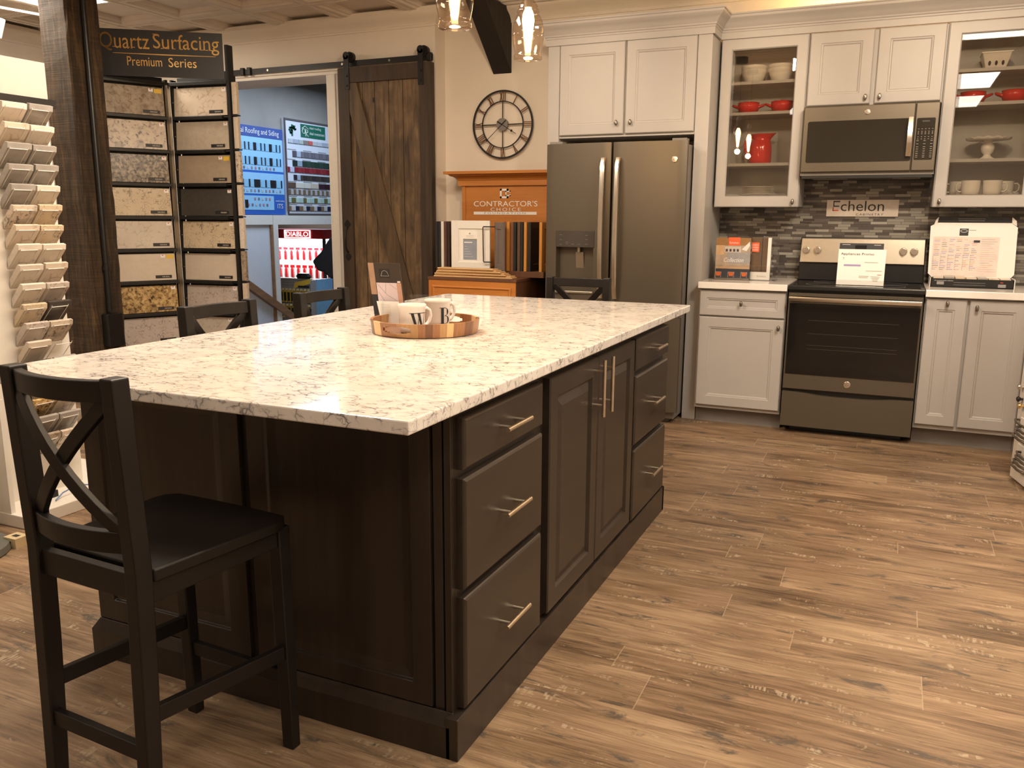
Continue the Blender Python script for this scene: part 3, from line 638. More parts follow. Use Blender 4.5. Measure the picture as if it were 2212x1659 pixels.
# ---------------------------------------------------------------- X-back counter stools
def make_stool(label):
    t = thing('counter_stool', label, 'stool', group='black cross-back counter stools round the island')
    ZS, H = .612, 1.006
    def yb(z): return (-.2276+.0151*z/ZS) if z < ZS else (-.2125-.0175*(z-ZS)/(H-ZS))
    for s in (-1, 1):
        m = MB(); zs = [0, .2, .4, ZS, .72, .85, H]; a, b = s*.135, s*.170; x0, x1 = min(a, b), max(a, b)
        vs = []; fs = []
        for z in zs:
            e = .003*(1-z/ZS) if z < ZS else 0; dp = .040 if z > .3 else .040-.010*(1-z/.3)
            vs += [(x0, yb(z), z), (x1, yb(z), z), (x1, yb(z)+dp, z), (x0, yb(z)+dp, z)]
        for k in range(len(zs)-1):
            for q in range(4): fs.append((k*4+q, k*4+(q+1)%4, k*4+4+(q+1)%4, k*4+4+q))
        fs += [(3,2,1,0), tuple(range(len(zs)*4-4, len(zs)*4))]; m.add(vs, fs)
        part('leg', m, M_chair, t, bevel=.003, local=True)
        m = MB(); a, b = s*.150, s*.184; x0, x1 = min(a, b), max(a, b); i0 = s*.006
        m.hexa([(x0+i0*.0, .178, 0), (x1, .178, 0), (x1, .206, 0), (x0, .206, 0), (x0-.002, .166, .584), (x1-.0, .166, .584), (x1, .204, .584), (x0-.002, .204, .584)])
        part('leg', m, M_chair, t, bevel=.003, local=True)
    def rail(z0, z1, sag, th=.020, x=.137, n=12, yo=.008, name='back_rail', zb=None):
        m = MB(); vs = []; fs = []
        for i in range(n+1):
            q = -1+2*i/n; xx = x*q; dy = -sag*(1-q*q); 
            for (z, o) in ((z0, 0), (z1, 0), (z1, th), (z0, th)): vs.append((xx, yb(z)+yo+dy+o, z))
        for i in range(n):
            for q in range(4): fs.append((i*4+q, i*4+(q+1)%4, i*4+4+(q+1)%4, i*4+4+q))
        fs += [(3,2,1,0), tuple(range(n*4, n*4+4))]; m.add(vs, fs); part(name, m, M_chair, t, bevel=.002, smooth=30, local=True)
    rail(.957, 1.000, .030); rail(.650, .695, .026)
    for s in (-1, 1):
        m = MB(); vs = []; fs = []; n = 10; z0, z1 = .690, .962
        for i in range(n+1):
            q = -1+2*i/n; xx = s*q*.132; z = z0+(z1-z0)*(i/n); dy = -.028*(1-q*q); w = .0145; o = .003*s
            nx, nz = -(z1-z0), s*2*.132; l = math.hypot(nx, nz); nx, nz = nx/l*w*s, nz/l*w*s
            y = yb(z)+.010+dy+o
            vs += [(xx-nx, y, z-nz), (xx+nx, y, z+nz), (xx+nx, y+.014, z+nz), (xx-nx, y+.014, z-nz)]
        for i in range(n):
            for q in range(4): fs.append((i*4+q, i*4+(q+1)%4, i*4+4+(q+1)%4, i*4+4+q))
        fs += [(3,2,1,0), tuple(range(n*4, n*4+4))]; m.add(vs, fs); part('cross_brace', m, M_chair, t, bevel=.0015, smooth=30, local=True)
    # scooped seat
    m = MB(); nu, nv = 14, 12; top = []; 
    def outline(v):
        hw = .172+(.204-.172)*v; return hw
    vs = []; fs = []
    for j in range(nv+1):
        v = j/nv; y = -.172+.370*v
        for i in range(nu+1):
            q = -1+2*i/nu; hw = outline(v)
            cr = max(0, (v-.86)/.14); hw2 = hw-(.030*cr*cr)
            dz = -.010*math.cos(q*PI/2)*math.sin(PI*min(1, v*1.05)) - .004*max(0, (v-.8)/.2)**2
            vs.append((hw2*q, y+(.006*(1-q*q)*v), ZS+dz))
    k = (nu+1)*(nv+1)
    vs += [(p[0], p[1], ZS-.028) for p in vs]
    for j in range(nv):
        for i in range(nu):
            a = j*(nu+1)+i; fs.append((a, a+1, a+nu+2, a+nu+1)); fs.append((k+a, k+a+nu+1, k+a+nu+2, k+a+1))
    ed = [i for i in range(nu+1)]+[(j+1)*(nu+1)+nu for j in range(nv)]+[nv*(nu+1)+i for i in range(nu-1, -1, -1)]+[j*(nu+1) for j in range(nv-1, 0, -1)]
    for a, b in zip(ed, ed[1:]+ed[:1]): fs.append((a, k+a, k+b, b))
    m.add(vs, fs); part('seat', m, M_chair, t, bevel=.004, smooth=40, local=True)
    m = MB(); m.box(-.137, .137, -.204, -.182, .552, .607); m.box(-.152, .152, .178, .198, .535, .584)
    for s in (-1, 1):
        m.hexa([(s*.139, -.18, .538), (s*.160, -.18, .538), (s*.178, .18, .538), (s*.157, .18, .538), (s*.139, -.18, .584), (s*.160, -.18, .584), (s*.178, .18, .584), (s*.157, .18, .584)])
    part('apron', m, M_chair, t, bevel=.002, local=True)
    def strut(a, b, h=.036, w=.018):
        m = MB(); a = Vector(a); b = Vector(b); d = (b-a).normalized(); n = Vector((d.y, -d.x, 0)).normalized()*w/2; u = Vector((0,0,h/2))
        m.hexa([a-n-u, a+n-u, b+n-u, b-n-u, a-n+u, a+n+u, b+n+u, b-n+u]); part('stretcher', m, M_chair, t, bevel=.002, local=True)
    strut((-.137, -.207, .218), (.137, -.207, .218)); strut((-.155, .190, .190), (.155, .190, .190))
    for s in (-1, 1): strut((s*.153, -.19, .297), (s*.168, .18, .262))
    return t
st = make_stool('black cross-back counter stool in the foreground, seat toward the near island end')
st.location = (-1.4535, 1.3235, 0); st.rotation_euler = (0, 0, -.0555)
dup(st, (-1.935, 2.26, 0), -PI/2-.02, 'black cross-back stool tucked under the left side, nearer of two')
dup(st, (-1.935, 2.86, 0), -PI/2+.02, 'black cross-back stool tucked under the left side, farther of two')
dup(st, (-1.462, 3.875, 0), PI, 'black cross-back stool behind the far island end, in front of the refrigerator')
# ---------------------------------------------------------------- tray and what stands in it
TX, TY, TZ = -1.462, 2.522, .9145
ac = [wood('acacia_%s' % n, a, b, .35, 2, 1.2) for n, a, b in (('mid', (.23,.095,.035), (.36,.17,.07)), ('pale', (.60,.38,.16), (.72,.50,.25)), ('dark', (.12,.05,.022), (.22,.10,.045)), ('honey', (.34,.18,.07), (.46,.26,.11)))]
t = thing('serving_tray', 'round acacia wood tray with slot handles on the island counter', 'tray', (TX, TY, TZ))
m = MB(); m.lathe([(0, 0), (.176, 0), (.181, .006), (.181, .010), (0, .010)], (TX, TY, TZ), 0, 64); part('base', m, ac[2], t, smooth=40)
m = MB(); n = 96; seq = [0,0,0,2,2,1,1,0,0,0,3,3,3,0,2,0,3,1,0,0,2,2,3,3,0,0]
for i in range(n):
    a0, a1 = 2*PI*i/n, 2*PI*(i+1)/n; am = (a0+a1)/2; k = seq[(i//2) % len(seq)]
    def P3(r, a, z): return (TX+r*math.cos(a), TY+r*math.sin(a), TZ+z)
    def wedge(z0, z1):
        o = .003 if z0 < .01 else 0
        m.hexa([P3(.176, a0, z0), P3(.185-o, a0, z0), P3(.185-o, a1, z0), P3(.176, a1, z0), P3(.178, a0, z1), P3(.188, a0, z1), P3(.188, a1, z1), P3(.178, a1, z1)], k)
    hit = False
    for c in (math.radians(-91), math.radians(89)):
        d = (am-c+PI) % (2*PI)-PI
        if abs(d) < .31:
            h = .0120*math.sqrt(max(0, 1-(d/.31)**2))
            wedge(.002, .026-h); wedge(.026+h, .047); hit = True
    if not hit: wedge(.002, .047)
part('rim', m, ac, t)
def make_mug(letter, loc, rz, lab):
    t = thing('mug', lab, 'mug', loc, rz)
    m = MB(); m.lathe([(0, 0), (.036, 0), (.040, .004), (.043, .02), (.0435, .078), (.0470, .086), (.0485, .092), (.0465, .095), (.0415, .088), (.0405, .075), (.039, .010), (0, .008)], n=48); part('body', m, M_white, t, smooth=50, local=True)
    m = MB(); m.tube([(.041, 0, .076), (.055, 0, .079), (.068, 0, .070), (.0715, 0, .052), (.066, 0, .034), (.054, 0, .022), (.040, 0, .020)], .0062, 0, 10); part('handle', m, M_white, t, smooth=60, local=True)
    m = MB(); R = .0440
    def bend(u, z, w=0): a = u/R; return ((R+w)*math.cos(a-PI/2), (R+w)*math.sin(a-PI/2), z)
    def quad(pts, nseg=6):
        # quad strips between bottom edge (a->b) and top edge (d->c)
        (a, b, c, d) = pts; vs = []; fs = []
        for i in range(nseg+1):
            f = i/nseg; p = (a[0]+(b[0]-a[0])*f, a[1]+(b[1]-a[1])*f); q = (d[0]+(c[0]-d[0])*f, d[1]+(c[1]-d[1])*f)
            vs += [bend(*p, .0004), bend(*q, .0004)]
        for i in range(nseg): fs.append((i*2, i*2+2, i*2+3, i*2+1))
        m.add(vs, fs)
    if letter == 'W':
        quad([(-.010, .012), (-.002, .012), (-.017, .068), (-.027, .068)]); quad([(-.006, .012), (-.0045, .012), (.0065, .068), (.004, .068)])
        quad([(.012, .012), (.020, .012), (.006, .068), (-.004, .068)]); quad([(.016, .012), (.0175, .012), (.0285, .068), (.027, .068)]); quad([(-.032, .067), (.033, .067), (.033, .069), (-.032, .069)], 14)
    else:
        quad([(-.013, .012), (-.003, .012), (-.003, .068), (-.013, .068)]); quad([(-.019, .067), (.004, .067), (.004, .069), (-.019, .069)]); quad([(-.019, .0115), (.004, .0115), (.004, .0135), (-.019, .0135)])
        for (z0, z1, ro) in ((.041, .068, .017), (.0125, .041, .020)):
            zc = (z0+z1)/2; hz = (z1-z0)/2; N = 14; vs = []; fs = []
            for i in range(N+1):
                a = -PI/2+PI*i/N; th = .0012+.0062*math.cos(a)**2
                vs += [bend(.001+ro*math.cos(a), zc+hz*math.sin(a), .0004), bend(.001+(ro-th)*math.cos(a), zc+(hz-.0012)*math.sin(a), .0004)]
            for i in range(N): fs.append((i*2, i*2+2, i*2+3, i*2+1))
            m.add(vs, fs)
    part('letter', m, M_ink, t, local=True)
    return t
make_mug('W', (-1.452, 2.418, TZ+.0105), math.radians(60), 'white mug with black letter W, nearer of two in the tray')
make_mug('B', (-1.457, 2.602, TZ+.0105), math.radians(62), 'white mug with black letter B, farther of two in the tray')
# brochures in an acrylic holder standing in the tray
t = thing('brochure_holder', 'clear acrylic brochure holder standing in the tray behind the mugs', 'brochure holder', (-1.59, 2.60, TZ+.0105), .16)
m = MB()
m.hexa([(-.075,-.042,0),(.105,-.042,0),(.105,-.039,0),(-.075,-.039,0),(-.085,-.050,.085),(.100,-.050,.085),(.100,-.047,.085),(-.085,-.047,.085)])
m.hexa([(-.075,.030,0),(.105,.030,0),(.105,.033,0),(-.075,.033,0),(-.085,.030,.105),(.095,.030,.105),(.095,.033,.105),(-.085,.033,.105)])
m.box(-.075,-.072,-.04,.031,0,.08); m.box(.102,.105,-.04,.031,0,.08); m.box(-.075,.105,-.042,.033,0,.002); part('shell', m, M_acrylic, t, local=True)
t = thing('brochure', 'dark brochure with marble picture leaning in the acrylic holder', 'brochure', (-1.672, 2.585, TZ+.014), .16)
def lean(x, z, y=0): return (x-z*.16, y+z*.10, z)
m = MB(); m.prism([(-.030, 0), (.092, 0), (.092, .212), (-.030, .212)], lambda x, z: lean(x, z, -.006), lambda x, z: lean(x, z, 0)); part('cover', m, flat('dark_brochure', (.060, .045, .036), .35, var=.04), t, local=True)
m = MB()
def pq(a, b, c, d, w, mi):
    m.add([lean(a, c, -.0063-w), lean(b, c, -.0063-w), lean(b, d, -.0063-w), lean(a, d, -.0063-w)], [(0, 1, 2, 3)], mi)
pq(-.030, -.008, .10, .212, .0002, 0); pq(-.030, -.008, .03, .10, .0002, 1); pq(-.006, .072, .070, .142, .0002, 2); pq(.072, .090, .070, .142, .0002, 3); pq(.010, .052, .160, .192, .0002, 4)
for (a, b, c, d) in ((-.004, .14, .03, .10), (.03, .10, .068, .078), (.03, .14, .026, .105), (.045, .138, .07, .12), (-.002, .11, .022, .072)):
    p0 = Vector(lean(a, b, -.0068)); p1 = Vector(lean(c, d, -.0068)); m.tube([p0, p1], .0005, 5, 4)
pq(.076, .088, .143, .149, .0004, 6)
m.tube([lean(.016, .166, -.0068), lean(.022, .182, -.0068), lean(.031, .186, -.0068), lean(.040, .182, -.0068), lean(.047, .166, -.0068), lean(.016, .166, -.0068)], .0005, 6, 4)
part('print', m, [flat('tan_photo', (.42,.27,.18), .4), M_ink, flat('marble_photo', (.72,.62,.66), .4, var=.03), flat('pink_photo', (.60,.36,.26), .4), flat('dark_plate', (.03,.026,.024), .4), M_grayink, M_whiteink], t, local=True)
m = MB(); vs = [(-.004, -.036, .002), (.060, -.036, .002), (.048, -.048, .078), (-.028, -.048, .078)]
t = thing('info_card', 'small white printed card standing in the front of the acrylic holder', 'card', (-1.635, 2.592, TZ+.012), .16)
m = MB(); m.hexa([(-.03,-.036,0),(.055,-.036,0),(.055,-.035,0),(-.03,-.035,0),(-.055,-.020,.080),(.030,-.020,.080),(.030,-.019,.080),(-.055,-.019,.080)]); part('sheet', m, M_paper2, t, local=True)
m = MB()
for k in range(8):
    z = .030+k*.0055; m.box(-.028-z*.2, .012-z*.2, -.0366+z*.2, -.0362+z*.2, z, z+.0008)
part('print_lines', m, flat('light_print', (.55,.5,.45), .5), t, local=True)
# ---------------------------------------------------------------- pendants
pd = None
for (y, wh) in ((3.42, 'lower right one over the far island half'), (2.77, 'left one over the island middle'), (2.12, 'nearest one above the picture edge')):
    lab = 'clear glass jar pendant lamp, '+wh
    if pd is None:
        pd = thing('pendant_lamp', lab, 'pendant lamp', (-1.47, y, 1.952), group='glass jar pendants over the island')
        m = MB(); m.lathe([(.056, 0), (.0595, .004), (.0590, .016), (.0545, .024), (.0555, .032), (.062, .058), (.0665, .090), (.0660, .120), (.0600, .150), (.0500, .172), (.0430, .180), (.0460, .184), (.0475, .190), (.0440, .196), (.0380, .202), (.0400, .210), (.0360, .216), (.0260, .228), (.0215, .245), (.0210, .262)], n=48)
        j = part('glass_shade', m, M_jar, pd, smooth=60, local=True)
        pass
        m = MB(); m.lathe([(0, .205), (.015, .205), (.017, .215), (.017, .262), (.024, .265), (.026, .29), (.014, .31), (.006, .315), (0, .315)], n=24); part('socket', m, M_greydk, pd, smooth=40, local=True)
        m = MB(); m.lathe([(0, .028), (.009, .030), (.012, .040), (.0145, .075), (.021, .12), (.0255, .155), (.0225, .180), (.014, .198), (.012, .206), (0, .206)], n=24); part('bulb', m, M_filament, pd, smooth=60, local=True)
        m = MB(); m.cyl((0, 0, .31), (0, 0, .81), .003, n=8); part('cord', m, M_black, pd, local=True)
        m = MB(); m.lathe([(0, .79), (.05, .79), (.055, .80), (.055, .848), (0, .848)], n=24); part('canopy', m, M_black, pd, smooth=40, local=True)
    else: dup(pd, (-1.47, y, 1.952), label=lab)
for y in (3.42, 2.77, 2.12):
    l = bpy.data.lights.new('pendant_light', 'POINT'); l.energy = 7; l.color = (1, .62, .30); l.shadow_soft_size = .025
    o = bpy.data.objects.new('pendant_light', l); o.location = (-1.47, y, 1.94); COL.objects.link(o)
# ---------------------------------------------------------------- rough timber post, brace, left shop fittings
t = thing('timber_post', 'rough sawn dark timber post rising from floor to ceiling at left', 'post', (-5.12, 4.21, 0))
m = MB(); rnd = random.Random(3); N = 30; vs = []; fs = []
for k in range(N+1):
    z = CH*k/N; c = .012
    ring = [(-5.25+c, 4.08), (-4.99-c, 4.08), (-4.99, 4.08+c), (-4.99, 4.34-c), (-4.99-c, 4.34), (-5.25+c, 4.34), (-5.25, 4.34-c), (-5.25, 4.08+c)]
    for (x, y) in ring: vs.append((x+rnd.uniform(-.004, .004), y+rnd.uniform(-.004, .004), z))
for k in range(N):
    for q in range(8): fs.append((k*8+q, k*8+(q+1)%8, k*8+8+(q+1)%8, k*8+8+q))
fs += [tuple(range(8))[::-1], tuple(range(N*8, N*8+8))]; m.add(vs, fs); part('timber', m, M_timber, t)
m = MB(); m.cyl((-4.968, 4.20, .64), (-4.968, 4.20, CH), .019, n=12); m.cyl((-4.968, 4.20, .93), (-4.968, 4.20, .96), .025, n=12); part('conduit', m, M_blackp, t, smooth=40)
m = MB(); m.box(-4.985, -4.925, 4.14, 4.27, .40, .63); part('junction_box', m, M_blackp, t, bevel=.006)
m = MB(); m.prism([(5.98, 2.352), (5.98, 2.70), (5.905, 2.80), (5.50, 2.80)], lambda y, z: (-2.85, y, z), lambda y, z: (-2.70, y, z))
solo('timber_brace', m, M_beam, 'dark stained timber brace slanting from the wall up to the ceiling above the clock', 'brace', bevel=.003)
# ---------------------------------------------------------------- range wall
m = MB(); m.box(-1.115, 1.6, 5.968, 5.98, .90, 1.70); struct('wall_backsplash', m, M_splash)
m = MB(); pr = [(0, 2.405), (.012, 2.405), (.012, 2.442), (.016, 2.447), (.016, 2.455), (.022, 2.459), (.024, 2.468), (.030, 2.474), (.036, 2.486), (.050, 2.502), (.064, 2.512), (.070, 2.520), (.072, 2.532), (.078, 2.536), (.078, 2.545), (0, 2.545)]
m.sweep([(-2.19, 5.97), (-2.19, 5.44), (-1.115, 5.44), (-1.115, 5.655), (1.6, 5.655)], pr)
solo('crown_moulding', m, M_grey, 'grey stepped crown moulding along the top of the wall cabinets', 'crown moulding', smooth=25)
def shaker(u0, u1, v0, v1, fr=.062, t=.021, rec=.010):
    return [(u0,u1,v0,v1,0),(u0,u1,v0,v1,t-.005),(u0+.005,u1-.005,v0+.005,v1-.005,t),(u0+fr,u1-fr,v0+fr,v1-fr,t),(u0+fr+.004,u1-fr-.004,v0+fr+.004,v1-fr-.004,t-.004),(u0+fr+.010,u1-fr-.010,v0+fr+.010,v1-fr-.010,t-.0045),(u0+fr+.016,u1-fr-.016,v0+fr+.016,v1-fr-.016,t-rec)]
def knob(par, x, y, z):
    # oblong pewter knob on a short stem, long axis vertical
    m = MB(FY(y)); n = 16; vs = []; fs = []
    lev = [(.004, .004, 0), (.004, .004, .012), (.007, .014, .014), (.0095, .0175, .019), (.0095, .0175, .024), (.0065, .014, .028)]
    for (a, b, w) in lev:
        for i in range(n): vs.append((x+a*math.cos(2*PI*i/n), z+b*math.copysign(abs(math.sin(2*PI*i/n))**.7, math.sin(2*PI*i/n)), w))
    for k in range(len(lev)-1):
        for i in range(n): fs.append((k*n+i, k*n+(i+1)%n, (k+1)*n+(i+1)%n, (k+1)*n+i))
    fs += [tuple(range(n))[::-1], tuple(range((len(lev)-1)*n, len(lev)*n))]
    m.add(vs, fs); return part('knob', m, M_pewter, par, smooth=50)
def door(par, y, x0, x1, z0, z1, kn=None, name='door', fr=.062):
    m = MB(FY(y)); m.rings(shaker(x0, x1, z0, z1, fr)); d = part(name, m, M_grey, par)
    if kn: knob(d, kn[0], y-.021, kn[1])
    return d
# refrigerator surround and the cabinet over it
t = thing('refrigerator_surround', 'pale grey cabinet with two doors and tall side panels round the refrigerator', 'cabinet', (-1.65, 5.7, 0))
m = MB(); m.box(-2.19, -2.11, 5.44, 5.97, 0, 2.41); part('side_panel', m, M_grey, t, bevel=.0015)
m = MB(); m.box(-1.203, -1.117, 5.44, 5.97, 0, 2.41); part('side_panel', m, M_grey, t, bevel=.0015)
m = MB(); m.box(-2.11, -1.203, 5.45, 5.97, 1.822, 2.41); part('cabinet_body', m, M_grey, t)
door(t, 5.449, -2.104, -1.664, 1.838, 2.404, (-1.705, 1.905)); door(t, 5.449, -1.652, -1.208, 1.838, 2.404, (-1.612, 1.905))
# glazed wall cabinets
def glass_cab(x0, x1, lab, kx):
    t = thing('glass_wall_cabinet', lab, 'wall cabinet', ((x0+x1)/2, 5.8, 1.38))
    m = MB(); y0, y1 = 5.672, 5.967; z0, z1 = 1.382, 2.41; w = .018
    m.box(x0, x0+w, y0, y1, z0, z1); m.box(x1-w, x1, y0, y1, z0, z1); m.box(x0+w, x1-w, y0, y1, z0, SHELF[0]); m.box(x0+w, x1-w, y0, y1, z1-w, z1); m.box(x0+w, x1-w, y1-.008, y1, z0+w, z1-w)
    part('cabinet_body', m, M_grey, t)
    for z in SHELF[1:]:
        m = MB(); m.box(x0+w, x1-w, y0+.012, y1-.008, z-.018, z); part('shelf', m, M_grey, t)
    m = MB(FY(y0)); a, b, c, d = x0+.003, x1-.003, z0-.004, z1-.005; f = .068; T_ = .021
    m.rings([(a,b,c,d,0),(a,b,c,d,T_-.005),(a+.005,b-.005,c+.005,d-.005,T_),(a+f-.006,b-f+.006,c+f-.006,d-f+.006,T_),(a+f,b-f,c+f,d-f,T_-.008),(a+f,b-f,c+f,d-f,0)], loop=True)
    dr = part('door', m, M_grey, t)
    m = MB(FY(y0)); bz = .020; e = f-.004
    m.rings([(a+e,b-e,c+e,d-e,.006),(a+e,b-e,c+e,d-e,.0075),(a+e+bz,b-e-bz,c+e+bz,d-e-bz,.010)]) ; part('glass_pane', m, M_pane, dr, label='bevelled clear glass pane')
    knob(dr, kx, y0-.021, c+.032)
    return t
SHELF = [1.450, 1.653, 1.967, 2.152]
gl1 = glass_cab(-1.104, -.578, 'glazed grey wall cabinet left of the microwave with white bowls and red pitcher', -.612)
gl2 = glass_cab(.176, .702, 'glazed grey wall cabinet right of the microwave with cake stand and white mugs', .212)
m = MB(); 
t = thing('wall_cabinet', 'grey wall cabinet with two doors above the microwave', 'wall cabinet', (-.2, 5.8, 1.97))
m.box(-.576, .174, 5.672, 5.967, 1.972, 2.41); part('cabinet_body', m, M_grey, t)
door(t, 5.671, -.570, -.213, 1.982, 2.403, (-.238, 2.018)); door(t, 5.671, -.188, .166, 1.982, 2.403, (-.160, 2.018))
t = thing('wall_cabinet', 'grey wall cabinet cut by the right picture edge', 'wall cabinet', (.95, 5.8, 1.38))
m = MB(); m.box(.704, 1.25, 5.672, 5.967, 1.382, 2.41); part('cabinet_body', m, M_grey, t); door(t, 5.671, .707, 1.245, 1.378, 2.405, None)
# crockery in the cabinets
def bowl(x, y, z, lab, r=.079):
    m = MB(); m.lathe([(0, .002), (.042, 0), (.046, .004), (.060, .020), (.070, .046), (.0745, .062), (r, .066), (r, .082), (r-.0035, .082), (r-.005, .066), (.067, .046), (.055, .020), (0, .008)], (x, y, z), 0, 40)
    solo('bowl', m, M_white, lab, 'bowl', 'white bowls on the top shelf', smooth=50, base=(x, y, z))
for (x, n_) in ((-.918, 'left'), (-.752, 'right')):
    for k in range(2): bowl(x, 5.81, SHELF[3]+.001+k*.024, 'white bowl in the %s stack of two on the top cabinet shelf, %s' % (n_, ['lower', 'upper'][k]))
def red_bowl(x, y, z, lab, rz=0, sc=1.08):
    t = thing('handled_bowl', lab, 'bowl', (x, y, z), rz, 'red two-handled soup bowls in the glazed cabinets')
    m = MB(); m.lathe([(0, 0), (.040, 0), (.043, .006), (.055, .014), (.064, .034), (.064, .050), (.060, .056), (.064, .062), (.060, .064), (.055, .058), (.059, .048), (.057, .034), (.046, .018), (0, .012)], n=40); m.v = [v*sc for v in m.v]; part('body', m, M_red, t, smooth=50, local=True)
    for s in (-1, 1):
        m = MB(); m.tube([(s*.058, -.016, .036), (s*.082, -.014, .046), (s*.090, 0, .050), (s*.082, .014, .046), (s*.058, .016, .036)], .007, 0, 8); m.v = [v*sc for v in m.v]; part('handle', m, M_red, t, smooth=60, local=True)
for (x, w) in ((-.940, 'left one in the left glazed cabinet'), (-.733, 'right one in the left glazed cabinet'), (.340, 'left one in the right glazed cabinet'), (.552, 'right one in the right glazed cabinet')):
    red_bowl(x, 5.80, SHELF[2]+.001, 'red two-handled bowl, '+w, .08)
t = thing('pitcher', 'tall red ceramic pitcher with a handle in the left glazed cabinet', 'pitcher', (-.850, 5.81, SHELF[1]+.001), PI)
m = MB(); vs = []; pf = [(0, 0), (.048, 0), (.052, .005), (.054, .03), (.053, .10), (.050, .135), (.043, .158), (.040, .172), (.043, .190), (.050, .206), (.047, .206), (.038, .185), (.036, .17), (.045, .13), (.047, .03), (0, .01)]
n = 40; fs = []
for r, z in pf:
    for i in range(n):
        a = 2*PI*i/n; rr = r
        if .15 < z < .21: rr = r*(1+.45*max(0, math.cos(a-PI))**6*((z-.15)/.056))
        rr *= 1+.012*math.cos(a*12)*(1 if .03 < z < .14 else 0)
        vs.append((rr*math.cos(a), rr*math.sin(a), z+(.006*max(0, math.cos(a-PI))**6 if z > .2 else 0)))
vs = [(x_*1.30, y_*1.30, z_*.90) for x_, y_, z_ in vs]
for k in range(len(pf)-1):
    for i in range(n): fs.append((k*n+i, k*n+(i+1)%n, (k+1)*n+(i+1)%n, (k+1)*n+i))
m.add(vs, fs); part('body', m, M_red, t, smooth=50, local=True)
m = MB(); m.tube([(.050, 0, .164), (.074, 0, .172), (.096, 0, .150), (.102, 0, .118), (.094, 0, .080), (.082, 0, .058), (.066, 0, .048)], .007, 0, 10); part('handle', m, M_red, t, smooth=60, local=True)
def plate(x, y, z, r, lab):
    m = MB(); m.lathe([(0, 0), (r*.6, 0), (r*.62, .002), (r, .009), (r, .011), (r*.62, .005), (0, .004)], (x, y, z), 0, 48); solo('plate', m, M_white, lab, 'plate', 'stack of white plates in the left glazed cabinet', smooth=50, base=(x, y, z))
pls = [.125, .112] + [.100]*4; z = SHELF[0]+.001
for k, r in enumerate(pls):
    plate(-.852, 5.81, z, r, 'white plate in the stack on the cabinet floor, %s of six' % ['lowest and widest', 'second lowest', 'third from the bottom', 'fourth from the bottom', 'fifth from the bottom', 'topmost'][k]); z += .0085 if k < 1 else .0095
# right cabinet: berry basket, cake stand, mugs
t = thing('berry_basket', 'white ceramic berry basket with oval holes on the top right shelf', 'basket', (.436, 5.80, SHELF[3]+.001))
m = MB(); x, y, z = .436, 5.80, SHELF[3]+.001; a, b, h = .052, .076, .090
P_ = [(-a, 0), (a, 0), (b, h), (-b, h)]
m.hexa([(x-a,y-a,z),(x+a,y-a,z),(x+a,y+a,z),(x-a,y+a,z),(x-a,y-a,z+.006),(x+a,y-a,z+.006),(x+a,y+a,z+.006),(x-a,y+a,z+.006)])
for (sx, sy) in ((0, -1), (0, 1), (1, 0), (-1, 0)):
    def Q(u, zz, o):
        s_ = a+(b-a)*zz/h; w = s_-o
        return (x+(u*s_ if sx == 0 else sx*w), y+(u*s_ if sy == 0 else sy*w), z+zz)
    m.hexa([Q(-1,0,0),Q(1,0,0),Q(1,0,.005),Q(-1,0,.005),Q(-1,h,0),Q(1,h,0),Q(1,h,.005),Q(-1,h,.005)])
m.rings([(x-b-.003,x+b+.003,y-b-.003,y+b+.003,z+h-.006),(x-b-.003,x+b+.003,y-b-.003,y+b+.003,z+h+.002),(x-b+.006,x+b-.006,y-b+.006,y+b-.006,z+h+.002),(x-b+.006,x+b-.006,y-b+.006,y+b-.006,z+h-.006)], loop=True)
part('basket_body', m, M_white, t, bevel=.002)
m = MB()
for u in (-.55, 0, .55):
    zz = .030; s_ = a+(b-a)*zz/h; cx, cy = x+u*s_*1.02, y-s_-.0006
    vs = [(cx+.0075*math.cos(q*PI/8), cy-.0035*math.sin(q*PI/8)*.9, z+zz+.013*math.sin(q*PI/8)) for q in range(16)]
    m.add(vs, [tuple(range(16))])
part('oval_holes', m, M_blackp, t)
t = thing('cake_stand', 'white footed cake stand with a fluted rim in the right glazed cabinet', 'cake stand', (.446, 5.81, SHELF[1]+.001))
m = MB(); m.lathe([(0, 0), (.042, 0), (.040, .006), (.024, .016), (.018, .026), (.030, .042), (.036, .062), (.034, .078), (.020, .096), (.024, .104), (.024, .110), (0, .110)], (.446, 5.81, SHELF[1]+.001), 0, 36); part('foot', m, M_white, t, smooth=60)
m = MB(); n = 84; vs = []; fs = []; pf = [(.0, .108, 0), (.09, .108, 0), (.108, .112, 1), (.112, .122, 1), (.108, .124, 1), (.100, .116, .4), (.0, .114, 0)]
for r, z, k in pf:
    for i in range(n): vs.append((.446+1.07*r*math.cos(2*PI*i/n), 5.81+1.07*r*math.sin(2*PI*i/n), SHELF[1]+.001+z+.0035*k*math.sin(2*PI*i*14/n)))
for q in range(len(pf)-1):
    for i in range(n): fs.append((q*n+i, q*n+(i+1)%n, (q+1)*n+(i+1)%n, (q+1)*n+i))
m.add(vs, fs); part('plate', m, M_white, t, smooth=60)
cup = None
